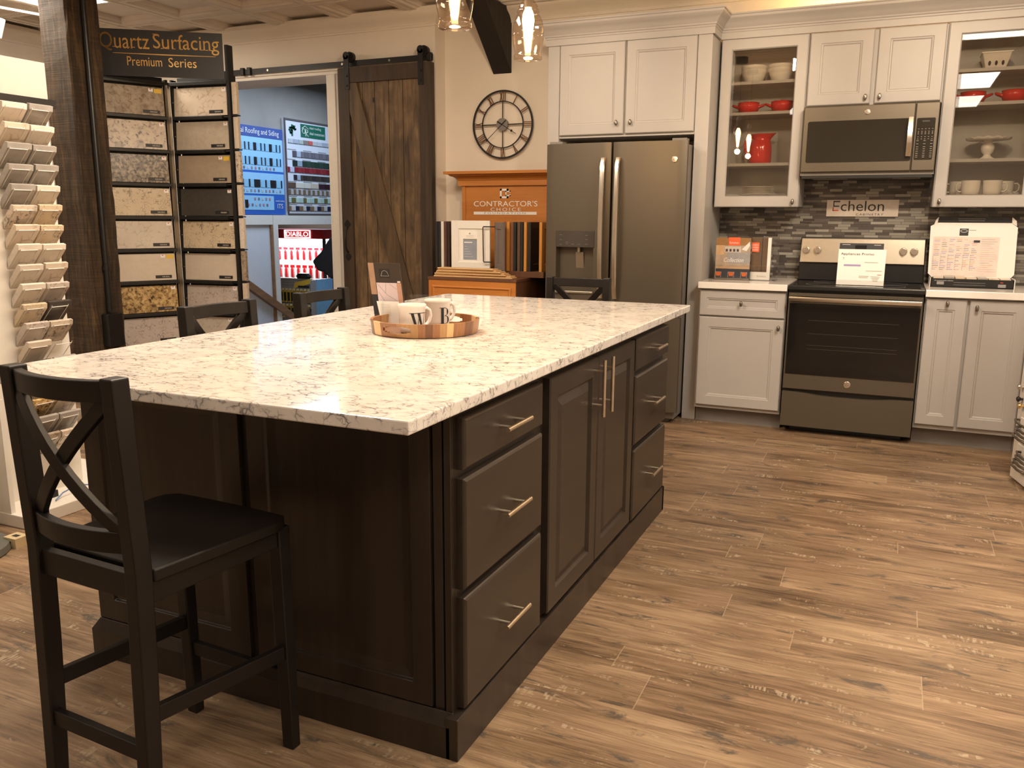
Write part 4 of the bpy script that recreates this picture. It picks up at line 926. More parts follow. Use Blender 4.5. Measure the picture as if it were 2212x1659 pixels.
for (x, y, rz, w) in ((.375, 5.750, PI, 'front row, left of two'), (.487, 5.750, 0, 'front row, right of two'), (.318, 5.880, PI, 'back row, left'), (.560, 5.880, 0, 'back row, right')):
    lab = 'plain white mug on the right cabinet floor, '+w
    if cup is None:
        cup = thing('mug', lab, 'mug', (x, y, SHELF[0]+.001), rz, 'plain white mugs in the right glazed cabinet')
        m = MB(); m.lathe([(0, 0), (.044, 0), (.047, .003), (.049, .03), (.051, .080), (.048, .081), (.046, .03), (.042, .008), (0, .006)], n=36); part('body', m, M_white, cup, smooth=50, local=True)
        m = MB(); m.tube([(.048, 0, .066), (.066, 0, .068), (.077, 0, .054), (.075, 0, .030), (.062, 0, .018), (.046, 0, .018)], .0045, 0, 8); part('handle', m, M_white, cup, smooth=60, local=True)
    else: dup(cup, (x, y, SHELF[0]+.001), rz, lab)
# ---------------------------------------------------------------- base cabinets
t = thing('base_cabinet', 'grey base cabinet with one drawer and one door left of the range', 'base cabinet', (-.84, 5.7, 0))
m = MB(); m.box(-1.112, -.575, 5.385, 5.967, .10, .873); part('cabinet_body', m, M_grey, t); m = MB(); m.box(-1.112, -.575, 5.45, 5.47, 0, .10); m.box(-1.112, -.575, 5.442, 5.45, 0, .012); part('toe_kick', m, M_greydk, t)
door(t, 5.384, -1.104, -.582, .703, .860, (-.843, .785), 'drawer', .045); door(t, 5.384, -1.102, -.582, .122, .694, (-.612, .645))
t = thing('base_cabinet', 'grey base cabinet with a narrow and a wide door right of the range', 'base cabinet', (.45, 5.7, 0))
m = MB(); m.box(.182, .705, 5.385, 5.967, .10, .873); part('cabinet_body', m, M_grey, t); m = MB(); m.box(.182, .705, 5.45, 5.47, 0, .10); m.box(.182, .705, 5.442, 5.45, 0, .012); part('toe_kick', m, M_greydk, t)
door(t, 5.384, .188, .398, .126, .862, (.297, .838), fr=.058); door(t, 5.384, .412, .700, .126, .862, (.446, .820), fr=.058)
t = thing('base_cabinet', 'grey base cabinet partly cut by the right picture edge', 'base cabinet', (.95, 5.7, 0))
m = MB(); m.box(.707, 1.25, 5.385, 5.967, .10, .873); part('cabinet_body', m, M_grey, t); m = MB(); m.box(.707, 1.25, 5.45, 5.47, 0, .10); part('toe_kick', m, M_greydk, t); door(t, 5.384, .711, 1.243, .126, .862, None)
m = MB(); m.box(-1.114, -.574, 5.340, 5.966, .8735, .914); solo('countertop', m, M_backcounter, 'short white countertop left of the range', 'countertop', bevel=.003)
m = MB(); m.box(.181, 1.26, 5.340, 5.966, .8735, .914); solo('countertop', m, M_backcounter, 'white countertop right of the range under the open sample box', 'countertop', bevel=.003)
# ---------------------------------------------------------------- refrigerator
fr = thing('refrigerator', 'slate french door refrigerator with curved handles and water dispenser', 'refrigerator', (-1.65, 5.5, 0))
m = MB(); m.box(-2.098, -1.215, 5.255, 5.93, .03, 1.755); m.box(-2.05, -1.26, 5.30, 5.9, 0, .03); part('body', m, M_greydk, fr, bevel=.003)
def bulge_front(x0, x1, z0, z1, cx, hw, yback, bul, name, hole=None, mats=M_slate):
    def yf(x): q = (x-cx)/hw; return 5.205-bul*(1-q*q)
    m = MB(); n = 16; xs = [x0+(x1-x0)*i/n for i in range(n+1)]; zs = [z0, z1]
    if hole:
        xs = sorted(set([round(q, 5) for q in xs if not (hole[0]-.012 < q < hole[0]+.012 or hole[1]-.012 < q < hole[1]+.012)]+[hole[0], hole[1]])); zs = [z0, hole[2], hole[3], z1]
    K = len(xs); Lz = len(zs); vs = []; fs = []
    for z in zs:
        for x in xs:
            e = 0
            if abs(x-x0) < 1e-5 or abs(x-x1) < 1e-5: e = .008
            vs.append((x, yf(x)+e, z))
    for j in range(Lz-1):
        for i in range(K-1):
            if hole and j == 1 and hole[0]-1e-4 <= xs[i] and xs[i+1] <= hole[1]+1e-4: continue
            a = j*K+i; fs.append((a, a+1, a+K+1, a+K))
    o = len(vs)
    for z in (z0, z1):
        for x in xs: vs.append((x, yback, z))
    for i in range(K-1):
        fs.append((i, i+1, o+i+1, o+i)); a = (Lz-1)*K; fs.append((a+i, a+i+1, o+K+i+1, o+K+i)); fs.append((o+i, o+i+1, o+K+i+1, o+K+i))
    fs.append(tuple([j*K for j in range(Lz)]+[o+K, o])); fs.append(tuple([j*K+K-1 for j in range(Lz)]+[o+2*K-1, o+K-1]))
    if hole:
        h0, h1, g0, g1 = hole; D = .075
        q = [(h0, yf(h0), g0), (h1, yf(h1), g0), (h1, yf(h1), g1), (h0, yf(h0), g1)]; b = len(vs); vs += q+[(p[0]+(.012 if p[0] == h0 else -.012), 5.205+D, p[2]+(.01 if p[2] == g0 else 0)) for p in q]
        for k in range(4): fs.append((b+k, b+(k+1)%4, b+4+(k+1)%4, b+4+k))
        fs.append((b+4, b+5, b+6, b+7))
    m.add(vs, fs); return part(name, m, mats, fr, smooth=30), yf
dL, yf = bulge_front(-2.098, -1.658, .705, 1.765, -1.655, .46, 5.25, .030, 'door', hole=(-2.020, -1.758, .835, 1.118))
m = MB(); m.hexa([(-2.024, yf(-2.02)-.004, 1.118), (-1.752, yf(-1.76)-.004, 1.118), (-1.752, yf(-1.76)+.02, 1.118), (-2.024, yf(-2.02)+.02, 1.118), (-2.024, yf(-2.02)-.004, 1.222), (-1.752, yf(-1.76)-.004, 1.222), (-1.752, yf(-1.76)+.02, 1.222), (-2.024, yf(-2.02)+.02, 1.222)]); part('control_panel', m, flat('dispenser_glass', (.075, .065, .055), .15, .3, var=.02), dL, bevel=.002)
m = MB()
for (x, z) in ((-1.985, 1.195), (-1.985, 1.165), (-1.985, 1.135), (-1.94, 1.15), (-1.94, 1.14), (-1.90, 1.137), (-1.855, 1.137), (-1.805, 1.195), (-1.805, 1.168), (-1.805, 1.138)): m.box(x-.009, x+.009, yf(x)-.0062, yf(x)-.005, z-.0008, z+.0008)
part('display_marks', m, M_grayink, dL)
m = MB(); m.cyl((-1.873, 5.225, 1.118), (-1.873, 5.225, 1.085), .012); m.hexa([(-1.90, 5.262, .90), (-1.845, 5.262, .90), (-1.845, 5.272, .90), (-1.90, 5.272, .90), (-1.90, 5.235, 1.085), (-1.845, 5.235, 1.085), (-1.845, 5.245, 1.085), (-1.90, 5.245, 1.085)]); part('dispenser_paddle', m, M_steel2, dL, bevel=.002)
m = MB(); m.box(-2.022, -1.756, yf(-1.9)-.014, 5.27, .822, .836); part('drip_tray', m, M_steel2, dL, bevel=.002)
dR, yf = bulge_front(-1.644, -1.190, .705, 1.765, -1.655, .46, 5.25, .030, 'door')
fz, yf2 = bulge_front(-2.098, -1.190, .085, .690, -1.655, .46, 5.25, .030, 'freezer_drawer')
for (x, par) in ((-1.700, dL), (-1.604, dR)):
    m = MB(); vs = []; fs = []; N = 20
    for k in range(N+1):
        q = k/N; z = .80+(1.672-.80)*q; o = .030+.030*math.sin(PI*q)**.6; y = yf(x)-o
        if k in (0, N): y = yf(x)-.022
        vs += [(x-.016, y, z), (x-.010, y-.008, z), (x+.010, y-.008, z), (x+.016, y, z), (x+.010, y+.006, z), (x-.010, y+.006, z)]
    for k in range(N):
        for q in range(6): fs.append((k*6+q, k*6+(q+1)%6, k*6+6+(q+1)%6, k*6+6+q))
    fs += [tuple(range(6))[::-1], tuple(range(N*6, N*6+6))]; m.add(vs, fs)
    for z in (.812, 1.660): m.box(x-.011, x+.011, yf(x)-.03, yf(x)+.004, z-.010, z+.010)
    part('door_handle', m, M_chrome, par, smooth=40, label='curved polished door handle')
m = MB(); z = .628
m.cyl((-2.02, yf2(-2.02)-.045, z), (-1.28, yf2(-1.28)-.045, z), .012, n=12); m.cyl((-2.0, yf2(-2.0)-.045, z), (-2.0, yf2(-2.0), z), .008); m.cyl((-1.30, yf2(-1.3)-.045, z), (-1.30, yf2(-1.3), z), .008); part('drawer_handle', m, M_chrome, fz, smooth=40)
def ge_badge(par, x, y, z, r=.019):
    m = MB(); m.lathe([(0, 0), (r, 0), (r, .003), (r*.86, .004), (r*.82, .003), (0, .0035)], (0, 0, 0), 0, 28)
    m.v = [Vector((x+p.x, y-p.z, z+p.y)) for p in m.v]
    mm = MB(FY(y)); text(mm, 'GE', x-r*.5, z-r*.32, r*1.0, r*.64, .0042, shear=.3)
    p_ = part('badge', m, M_chrome, par, smooth=40); part('letters', mm, M_greydk, p_); return p_
ge_badge(dR, -1.262, yf(-1.262)+.0005, 1.655)
m = MB(); m.box(-2.09, -2.0, 5.23, 5.30, 1.765, 1.782); m.box(-1.29, -1.20, 5.23, 5.30, 1.765, 1.782); m.box(-1.29, -1.20, 5.22, 5.29, .69, .705); part('hinge_cover', m, M_greydk, fr, bevel=.003)
# ---------------------------------------------------------------- microwave
mw = thing('microwave', 'slate over-the-range microwave with a dark window and curved handle', 'microwave', (-.2, 5.75, 1.56))
yw = 5.60
m = MB(); m.box(-.573, .168, yw, 5.966, 1.566, 1.968); part('body', m, M_greydk, mw)
m = MB(FY(yw)); m.rings([(-.572,.040,1.585,1.966,0),(-.572,.040,1.585,1.966,.022),(-.568,.036,1.589,1.962,.026)]); dm = part('door', m, M_slate, mw)
m = MB(FY(yw)); m.rings([(.044,.167,1.585,1.966,0),(.044,.167,1.585,1.966,.022),(.048,.163,1.589,1.962,.026)]); cp_ = part('control_side', m, M_slate, mw)
def rrect(x0, x1, z0, z1, r, n=5):
    P = []
    for cx, cz, a0 in ((x1-r, z1-r, 0), (x0+r, z1-r, PI/2), (x0+r, z0+r, PI), (x1-r, z0+r, 3*PI/2)):
        for k in range(n+1): a = a0+PI/2*k/n; P.append((cx+r*math.cos(a), cz+r*math.sin(a)))
    return P
m = MB(); m.prism(rrect(-.545, .036, 1.640, 1.882, .012), lambda x, z: (x, yw-.0265, z), lambda x, z: (x, yw-.024, z)); part('window', m, M_mwglass, dm)
m = MB(); m.prism(rrect(.053, .150, 1.645, 1.880, .008), lambda x, z: (x, yw-.0265, z), lambda x, z: (x, yw-.024, z)); kp = part('keypad', m, M_mwglass, cp_)
m = MB(FY(yw)); rnd = random.Random(2); m.box(.082, .120, 1.858, 1.866, .0275, .028, 0)
for k, z in enumerate((1.818, 1.804, 1.797, 1.790, 1.774, 1.762, 1.752, 1.735, 1.718, 1.706, 1.694, 1.682, 1.670, 1.660)):
    c = 3 if k > 5 else 5
    for i in range(c):
        x = .066+(.073*i/(c-1)); w = .006 if c == 3 else .003; m.box(x-w, x+w, z, z+.0022, .0272, .0276, 1)
part('key_marks', m, [M_blackp, flat('key_grey', (.42, .38, .32), .5)], kp)
m = MB(); vs = []; fs = []; N = 18; x = .022
for k in range(N+1):
    q = k/N; z = 1.665+.222*q; o = .030+.020*math.sin(PI*q); y = yw-.026-o+.01
    vs += [(x-.014, y, z), (x-.014, y-.010, z), (x+.014, y-.010, z), (x+.014, y, z)]
for k in range(N):
    for q in range(4): fs.append((k*4+q, k*4+(q+1)%4, k*4+4+(q+1)%4, k*4+4+q))
fs += [(3,2,1,0), tuple(range(N*4, N*4+4))]; m.add(vs, fs); m.box(x-.010, x+.010, yw-.05, yw-.02, 1.668, 1.69); m.box(x-.010, x+.010, yw-.05, yw-.02, 1.862, 1.884)
part('door_handle', m, M_chrome, dm, smooth=30, bevel=.002)
ge_badge(dm, -.215, yw-.0262, 1.927, .016)
m = MB(); m.box(-.565, .160, 5.60, 5.95, 1.548, 1.566); m.box(-.50, -.30, 5.64, 5.72, 1.544, 1.549, 1); m.box(-.05, .10, 5.64, 5.72, 1.544, 1.549, 1); part('underside_grille', m, [M_blackp, M_greydk], mw)
# ---------------------------------------------------------------- range
rg = thing('range', 'slate electric range with a black glass oven door and knobs on the back panel', 'range', (-.19, 5.6, 0))
yr = 5.345; x0, x1 = -.566, .176
m = MB(); m.box(x0, x1, yr+.03, 5.93, .035, .885); m.box(x0+.05, x1-.05, 5.44, 5.9, 0, .035); part('body', m, M_blackp, rg)
m = MB(); m.box(x0-.003, x1+.003, yr-.012, 5.93, .886, .912); part('cooktop', m, M_blackp, rg, bevel=.004, label='black glass cooktop')
m = MB(); m.box(x0+.02, x1-.02, yr+.03, 5.84, .9122, .9135)
part('cooktop_glass', m, M_blackglass, rg)
m = MB(); yy = yr
vs = []; fs = []; n = 24
for i in range(n+1):
    q = i/n; x = x0+.002+(x1-x0-.004)*q; zt = .262-.016*math.exp(-((q-.5)/.30)**4)*1.0; 
    vs += [(x, yy, .045), (x, yy-.002, zt), (x, yy+.030, zt), (x, yy+.030, .045)]
for i in range(n):
    for q in range(4): fs.append((i*4+q, i*4+(q+1)%4, i*4+4+(q+1)%4, i*4+4+q))
fs += [(3,2,1,0), tuple(range(n*4, n*4+4))]; m.add(vs, fs); part('storage_drawer', m, M_slate, rg)
m = MB(FY(yr+.03)); m.rings([(x0+.002,x1-.002,.278,.868,0),(x0+.002,x1-.002,.278,.868,.026),(x0+.006,x1-.006,.282,.864,.030)]); od = part('oven_door', m, M_slate, rg)
m = MB(FY(yr)); m.box(x0+.012, x1-.012, .372, .806, .0003, .0025); wd = part('window', m, M_blackglass, od)
m = MB(FY(yr))
for z in (.705, .625, .555, .532):
    m.box(-.44, .06, z, z+.0014, .0027, .003)
part('rack_lines', m, flat('oven_rack_grey', (.11, .10, .085), .4, .5), wd)
m = MB(); vs = []; fs = []; n = 24
for i in range(n+1):
    q = i/n; x = x0+.010+(x1-x0-.020)*q; o = .045+.012*math.sin(PI*q)
    y = yr-o; vs += [(x, y+.010, .820), (x, y-.004, .824), (x, y-.007, .836), (x, y-.004, .848), (x, y+.010, .852)]
for i in range(n):
    for q in range(5): fs.append((i*5+q, i*5+(q+1)%5, i*5+5+(q+1)%5, i*5+5+q))
fs += [tuple(range(5))[::-1], tuple(range(n*5, n*5+5))]; m.add(vs, fs)
for x in (x0+.03, x1-.03): m.box(x-.014, x+.014, yr-.045, yr+.002, .824, .848)
part('door_handle', m, M_chrome, od, smooth=40, label='wide polished bar handle')
ge_badge(od, -.195, yr-.0002, .330, .020)
m = MB(); m.box(x0, x1, 5.885, 5.95, .912, 1.19); m.box(x0, x1, 5.86, 5.885, .914, 1.03); part('back_panel', m, M_blackp, rg, bevel=.004)
m = MB(); m.hexa([(x0+.002, 5.842, 1.028), (x1-.002, 5.842, 1.028), (x1-.002, 5.885, 1.028), (x0+.002, 5.885, 1.028), (x0+.006, 5.868, 1.183), (x1-.006, 5.868, 1.183), (x1-.006, 5.885, 1.186), (x0+.006, 5.885, 1.186)]); bp_ = part('control_panel', m, M_steel2, rg, bevel=.004)
def tp(x, z): return 5.842+(z-1.028)/(1.183-1.028)*.026
for i, x in enumerate((-.528, -.458, .048, .110)):
    z = 1.108; y = tp(x, z); m = MB(); m.cyl((x, y, z), (x, y-.008, z), .024, n=28); m.cyl((x, y-.008, z), (x, y-.026, z), .021, r2=.018, n=28); m.box(x-.005, x+.005, y-.032, y-.02, z-.018, z+.018)
    part('knob', m, M_chrome, bp_, smooth=40)
m = MB(); m.hexa([(-.325, tp(0,1.06)-.003, 1.06), (-.065, tp(0,1.06)-.003, 1.06), (-.065, tp(0,1.06)+.01, 1.06), (-.325, tp(0,1.06)+.01, 1.06), (-.325, tp(0,1.155)-.003, 1.155), (-.065, tp(0,1.155)-.003, 1.155), (-.065, tp(0,1.155)+.01, 1.155), (-.325, tp(0,1.155)+.01, 1.155)]); m.box(-.232, -.165, tp(0, 1.14)-.0065, tp(0, 1.14)-.004, 1.118, 1.143); m.box(-.310, -.262, tp(0,1.146)-.0055, tp(0,1.146)-.003, 1.144, 1.147, 1); m.box(-.122, -.082, tp(0,1.146)-.0055, tp(0,1.146)-.003, 1.144, 1.147, 1); m.m = [0]*6+[1]*6+[2]*12; part('display', m, [flat('range_display', (.07, .07, .075), .2), M_blackp, M_whiteink], bp_)
m = MB()
for (x, y, r) in ((-.38, 5.50, .10), (-.01, 5.50, .085), (-.38, 5.74, .075), (-.01, 5.74, .10)): m.lathe([(r, .9136), (r+.003, .9136), (r+.003, .9139), (r, .9139), (r, .9136)], (x, y, 0), 0, 48)
part('burner_rings', m, M_grayink, rg)
# price sheet standing on the cooktop
t = thing('price_sheet', 'white Appliances price sheet in a clear stand on the cooktop', 'sign', (-.178, 5.50, .914))
m = MB(); y = 5.50
def sq(x, z, o=0): return (x, y+(z-.914)*.12-o, z)
m.add([sq(-.310, .916), sq(-.045, .916), sq(-.045, 1.128), sq(-.310, 1.128), sq(-.310, .916, .0015), sq(-.045, .916, .0015), sq(-.045, 1.128, .0015), sq(-.310, 1.128, .0015)], [(0,1,2,3),(7,6,5,4),(0,4,5,1),(1,5,6,2),(2,6,7,3),(3,7,4,0)]); part('paper', m, M_paper2, t)
m = MB(); vv, ff = text_pts('Appliances Promo', .185, .017, 0); m.add([sq(-.296+a, 1.090+b, .003) for a, b, c in vv], ff)
vv, ff = text_pts('T', .008, .012, 0); m.add([sq(-.283+a, 1.066+b, .003) for a, b, c in vv], ff)
part('heading', m, M_ink, t)
m = MB()
for (a, b, z, k) in ((-.275, -.18, 1.028, 1), (-.16, -.085, 1.050, 0), (-.15, -.06, 1.000, 0), (-.085, -.062, .978, 2), (-.185, -.13, .968, 0), (-.12, -.07, .966, 0), (-.185, -.135, .960, 0), (-.115, -.072, .957, 0), (-.11, -.078, .949, 0), (-.108, -.08, .941, 0)):
    p_ = [sq(a, z, .003), sq(b, z, .003), sq(b, z+(.010 if k == 1 else .003), .003), sq(a, z+(.010 if k == 1 else .003), .003)]; m.add(p_, [(0,1,2,3)], k)
part('print', m, [flat('faint_print', (.45,.38,.30), .5), M_purpleink, M_redink], t)
m = MB(); m.add([sq(-.314, .914, .004), sq(-.041, .914, .004), sq(-.041, .945, .004), sq(-.314, .945, .004), sq(-.314, .914, .006), sq(-.041, .914, .006), sq(-.041, .945, .006), sq(-.314, .945, .006)], [(0,1,2,3),(7,6,5,4),(0,4,5,1),(1,5,6,2),(2,6,7,3),(3,7,4,0)]); m.box(-.314, -.041, 5.498, 5.56, .9138, .916); part('clear_stand', m, M_acrylic, t)
# maker's sign on the backsplash
t = thing('wall_sign', 'cream Echelon Cabinetry sign fixed to the mosaic backsplash', 'sign', (-.215, 5.96, 1.32))
m = MB(FY(5.968)); m.box(-.430, -.001, 1.322, 1.428, 0, .010); part('plate', m, flat('sign_cream', (.62, .54, .46), .45), t, bevel=.001)
m = MB(FY(5.968)); 
m.box(-.390, -.350, 1.413, 1.421, .0105, .011); m.box(-.390, -.384, 1.386, 1.421, .0105, .011); m.box(-.390, -.354, 1.384, 1.391, .0105, .011)
text(m, 'chelon', -.344, 1.3565, .258, .0645, .0108); text(m, 'CABINETRY', -.250, 1.3285, .163, .014, .0108, spacing=1.25); part('lettering', m, M_ink, t)
m = MB(FY(5.968)); m.box(-.392, -.386, 1.357, 1.381, .0105, .011); m.box(-.392, -.357, 1.357, 1.3645, .0105, .011); part('red_stroke', m, M_redink, t, label='red lower stroke of the first letter')
# brochures in the clear stand on the left counter
t = thing('brochure_stand', 'clear acrylic brochure stand on the counter beside the refrigerator panel', 'brochure holder', (-.85, 5.68, .914))
m = MB(); m.box(-1.070, -.680, 5.60, 5.603, .915, 1.010); m.box(-1.070, -.680, 5.72, 5.723, .915, 1.15); m.box(-1.070, -1.067, 5.603, 5.72, .915, 1.0); m.box(-.683, -.680, 5.603, 5.72, .915, 1.0); m.box(-.840, -.837, 5.603, 5.72, .915, 1.0); m.box(-1.070, -.680, 5.60, 5.723, .9145, .917); part('shell', m, M_acrylic, t)
t = thing('collection_brochure', 'Echelon Collection brochure with a kitchen photo and orange chairs', 'brochure', (-.955, 5.62, .917))
m = MB(); m.box(-1.064, -.845, 5.612, 5.618, .918, 1.183); part('cover', m, flat('kitchen_photo_base', (.42, .33, .25), .35, var=.15, sc=18), t)
m = MB(FY(5.612)); cols = [flat(n, c, .4, var=.08) for n, c in (('photo_ceiling', (.30,.16,.06)), ('photo_white', (.55,.48,.42)), ('photo_grey', (.32,.31,.32)), ('photo_counter', (.58,.38,.22)), ('photo_dark', (.055,.055,.07)), ('photo_orange', (.75,.16,.04)), ('photo_bright', (.75,.72,.68)))]
m.box(-1.064,-.845,1.135,1.183,.0003,.0006,0); m.box(-1.064,-1.01,1.075,1.135,.0003,.0006,3); m.box(-1.008,-.905,1.09,1.128,.0003,.0007,1); m.box(-.99,-.845,1.02,1.09,.0003,.0006,2); m.box(-1.06,-.845,.985,1.0,.0003,.0007,3); m.box(-1.06,-.845,.922,.985,.0003,.0006,4)
m.add([(-.90,1.11,.0009),(-.852,1.16,.0009),(-.849,1.135,.0009),(-.87,1.10,.0009)], [(0,1,2,3)], 6)
for x in (-1.002, -.978, -.955, -.932): m.box(x, x+.014, 1.095, 1.112, .0007, .0009, 4)
for x in (-1.045, -.962, -.880):
    m.add([(x-.016,.962,.0009),(x+.020,.962,.0009),(x+.014,.938,.0009),(x-.010,.938,.0009)], [(0,1,2,3)], 5)
    for q in ((x-.018,.964,x-.018,.928),(x+.022,.964,x+.018,.928),(x-.018,.964,x+.022,.964)): m.tube([(q[0],q[1],.001),(q[2],q[3],.001)], .0008, 6, 4)
part('photo', m, cols, t)
m = MB(FY(5.612)); m.box(-.985, -.912, 1.135, 1.186, .001, .0014, 0); text(m, 'Echelon', -.978, 1.146, .056, .012, .0018, 1); part('logo_block', m, [M_orangeink, M_whiteink], t)
m = MB(FY(5.612)); text(m, 'Collection', -1.010, 1.028, .125, .028, .0014, shear=.35); part('title', m, M_whiteink, t)
t = thing('finish_guide', 'tall brown-covered door and finish guide standing behind in the brochure stand', 'brochure', (-.76, 5.65, .917))
m = MB(); m.box(-.842, -.722, 5.640, 5.668, .918, 1.186); part('pages', m, M_paper, t); m = MB(FY(5.640)); m.box(-.842, -.742, .968, 1.186, .0003, .0008, 0); m.box(-.778, -.774, .968, 1.186, .0009, .001, 1); part('cover', m, [flat('guide_brown', (.12, .075, .045), .4, var=.1), M_ink], t)
m = MB(FY(5.640)); m.box(-.842, -.795, 1.095, 1.155, .001, .0014, 0)
for k, s_ in enumerate(('DOOR &', 'FINISH', 'GUIDE')): text(m, s_, -.838, 1.134-k*.015, .036, .010, .0018, 1)
m.box(-.836, -.812, 1.089, 1.094, .001, .0014, 2); text(m, 'Echelon', -.80, .935, .055, .012, .0012, 3); part('label_block', m, [M_orangeink, M_whiteink, M_ink, flat('faint_tan', (.55,.45,.35), .5)], t)
# open sample box on the right counter
t = thing('sample_box', 'open black and white cardboard sample box with a colour chart in the lid', 'box', (.43, 5.70, .914))
m = MB(); m.box(.208, .640, 5.600, 5.604, .915, .965); m.box(.208, .640, 5.86, 5.864, .915, .965); m.box(.208, .212, 5.6, 5.864, .915, .965); m.box(.636, .640, 5.6, 5.864, .915, .965); m.box(.208, .640, 5.6, 5.864, .914, .918); part('tray', m, M_blackp, t)
m = MB(); m.box(.205, .208, 5.598, 5.866, .915, .966); m.box(.640, .644, 5.598, 5.866, .915, .970); part('tray_sides', m, M_paper, t)
m = MB(FY(5.600)); text(m, 'the essential sample collection', .228, .950, .10, .006, .0008, 0); m.box(.242, .280, .930, .948, .0005, .001, 1); m.box(.560, .600, .922, .940, .0005, .001, 1); m.box(.330, .495, .943, .9445, .0005, .001, 1); m.box(.330, .495, .930, .9315, .0005, .001, 1); m.box(.570, .585, .948, .952, .0005, .001, 2); part('tray_print', m, [M_whiteink, M_grayink, M_redink], t)
m = MB(); rnd = random.Random(5)
for k in range(7): m.box(.222+k*.058, .276+k*.058, 5.612, 5.85, .950+rnd.uniform(0, .006), .968+rnd.uniform(0, .006), k % 3)
part('sample_chips', m, [S_cream, S_grey, S_tan], t)
m = MB(); ly = 5.755
oct_ = [(.195, .985), (.218, .962), (.628, .958), (.652, .990), (.646, 1.262), (.612, 1.288), (.226, 1.288), (.186, 1.268)]
m.prism(oct_, lambda x, z: (x, ly+(z-.96)*.10, z), lambda x, z: (x, ly+.006+(z-.96)*.10, z)); lid = part('lid', m, M_paper, t)
m = MB(); m.prism([(.224, 1.288), (.614, 1.288), (.604, 1.322), (.228, 1.322)], lambda x, z: (x, 5.788, z), lambda x, z: (x, 5.794, z)); part('handle_flap', m, M_blackp, t)
m = MB(); m.prism([(.202, 1.270), (.222, 1.288), (.226, 1.322), (.212, 1.305)], lambda x, z: (x, 5.786, z), lambda x, z: (x, 5.79, z)); m.prism([(.614, 1.288), (.640, 1.270), (.636, 1.300), (.612, 1.322)], lambda x, z: (x, 5.786, z), lambda x, z: (x, 5.79, z)); part('side_flap', m, M_paper, t)
m = MB(); m.tube([(.335, 5.785, 1.300), (.470, 5.785, 1.300), (.474, 5.785, 1.311), (.331, 5.785, 1.311)], .0015, 0, 6, closed=True); part('handle_cutout', m, M_grayink, t)
def lq(m, a, b, c, d, mi, o=.0008): m.add([(a, ly+(c-.96)*.10-o, c), (b, ly+(c-.96)*.10-o, c), (b, ly+(d-.96)*.10-o, d), (a, ly+(d-.96)*.10-o, d)], [(0,1,2,3)], mi)
m = MB(); lq(m, .345, .392, 1.212, 1.254, 0); m.tube([(.368+.018*math.cos(a*PI/6), ly+(1.238-.96)*.1-.002, 1.240+.008*math.sin(a*PI/6)) for a in range(12)], .0015, 1, 5, closed=True); lq(m, .396, .432, 1.243, 1.245, 0); part('logo', m, [M_ink, M_whiteink], lid)
m = MB(); lq(m, .208, .560, .975, 1.205, 0, .0012)
rnd = random.Random(11)
for c in range(6):
    for r in range(18):
        if rnd.random() < .2: continue
        xa = .216+c*.040; z = 1.188-r*.0105; w = rnd.choice((.018, .026, .030)); lq(m, xa, xa+w, z, z+.0028, rnd.choice((1, 2, 2, 3, 4)), .002)
    for r in range(9, 18): lq(m, .214+c*.040, .2165+c*.040, 1.188-r*.0105, 1.1915-r*.0105, 5, .002)
for r in range(16): lq(m, .465, .465+rnd.choice((.05, .07, .085)), 1.190-r*.0125, 1.1915-r*.0125, rnd.choice((1, 4, 3)), .002)
lq(m, .425, .458, 1.172, 1.186, 5, .002); part('colour_chart', m, [flat('chart_paper', (.72, .62, .56), .35), M_grayink, M_purpleink, flat('chart_orange', (.62,.40,.20), .5), flat('chart_pink', (.62,.32,.34), .5), M_ink], lid)
# ---------------------------------------------------------------- barn door on its rail
M_barn2 = wood('brace_board_wood', (.050, .032, .019), (.15, .096, .050), .6, 2, .7, wear=.2)
bd = thing('barn_door', 'dark stained sliding barn door hanging from a black rail', 'door', (-3.67, 5.74, 0))
M_gap = M_beam
m = MB(); m.box(-4.07, -3.245, 5.752, 5.785, .02, 2.43, 0)
part('backing', m, M_barnframe, bd)
m = MB(FY(5.752)); xs = [-3.965, -3.865, -3.745, -3.625, -3.505, -3.385, -3.345]; xs = [-3.972, -3.860, -3.748, -3.622, -3.497, -3.340]
for a, b in zip(xs, xs[1:]): m.box(a+.003, b-.003, .14, 2.33, 0, .010)
part('planks', m, M_barn, bd, bevel=.002)
m = MB(FY(5.752)); m.box(-4.07, -3.970, .02, 2.43, 0, .030); m.box(-3.343, -3.245, .02, 2.43, 0, .030); m.box(-3.969, -3.344, 2.320, 2.43, 0, .029); m.box(-3.969, -3.344, .02, .16, 0, .029); part('frame', m, M_barnframe, bd, bevel=.002)
m = MB(FY(5.752)); 
m.prism([(-3.968, 2.318), (-3.902, 2.318), (-3.346, .42), (-3.346, .165), (-3.42, .165), (-3.968, 2.10)], lambda x, z: (x, z, .010), lambda x, z: (x, z, .028)); part('diagonal_brace', m, M_barn2, bd, bevel=.002)
m = MB(FY(5.722))
pr = [(0, .055), (.020, .035), (.030, .015), (.018, .0), (.005, -.008), (0, -.012)]
for zc, s in ((1.225, 1), (1.005, -1)):
    P_ = [(a, zc+s*b) for a, b in pr]+[(-a, zc+s*b) for a, b in pr[::-1][1:-1]]; m.prism(P_, lambda x, z: (-4.020+x, z, 0), lambda x, z: (-4.020+x, z, .004))
m.tube([(-4.020, 1.215, .004), (-4.020, 1.19, .030), (-4.020, 1.12, .040), (-4.020, 1.05, .030), (-4.020, 1.02, .004)], .008, 0, 8); part('pull_handle', m, M_black, bd, smooth=40, label='black wrought pull handle with spade ends')
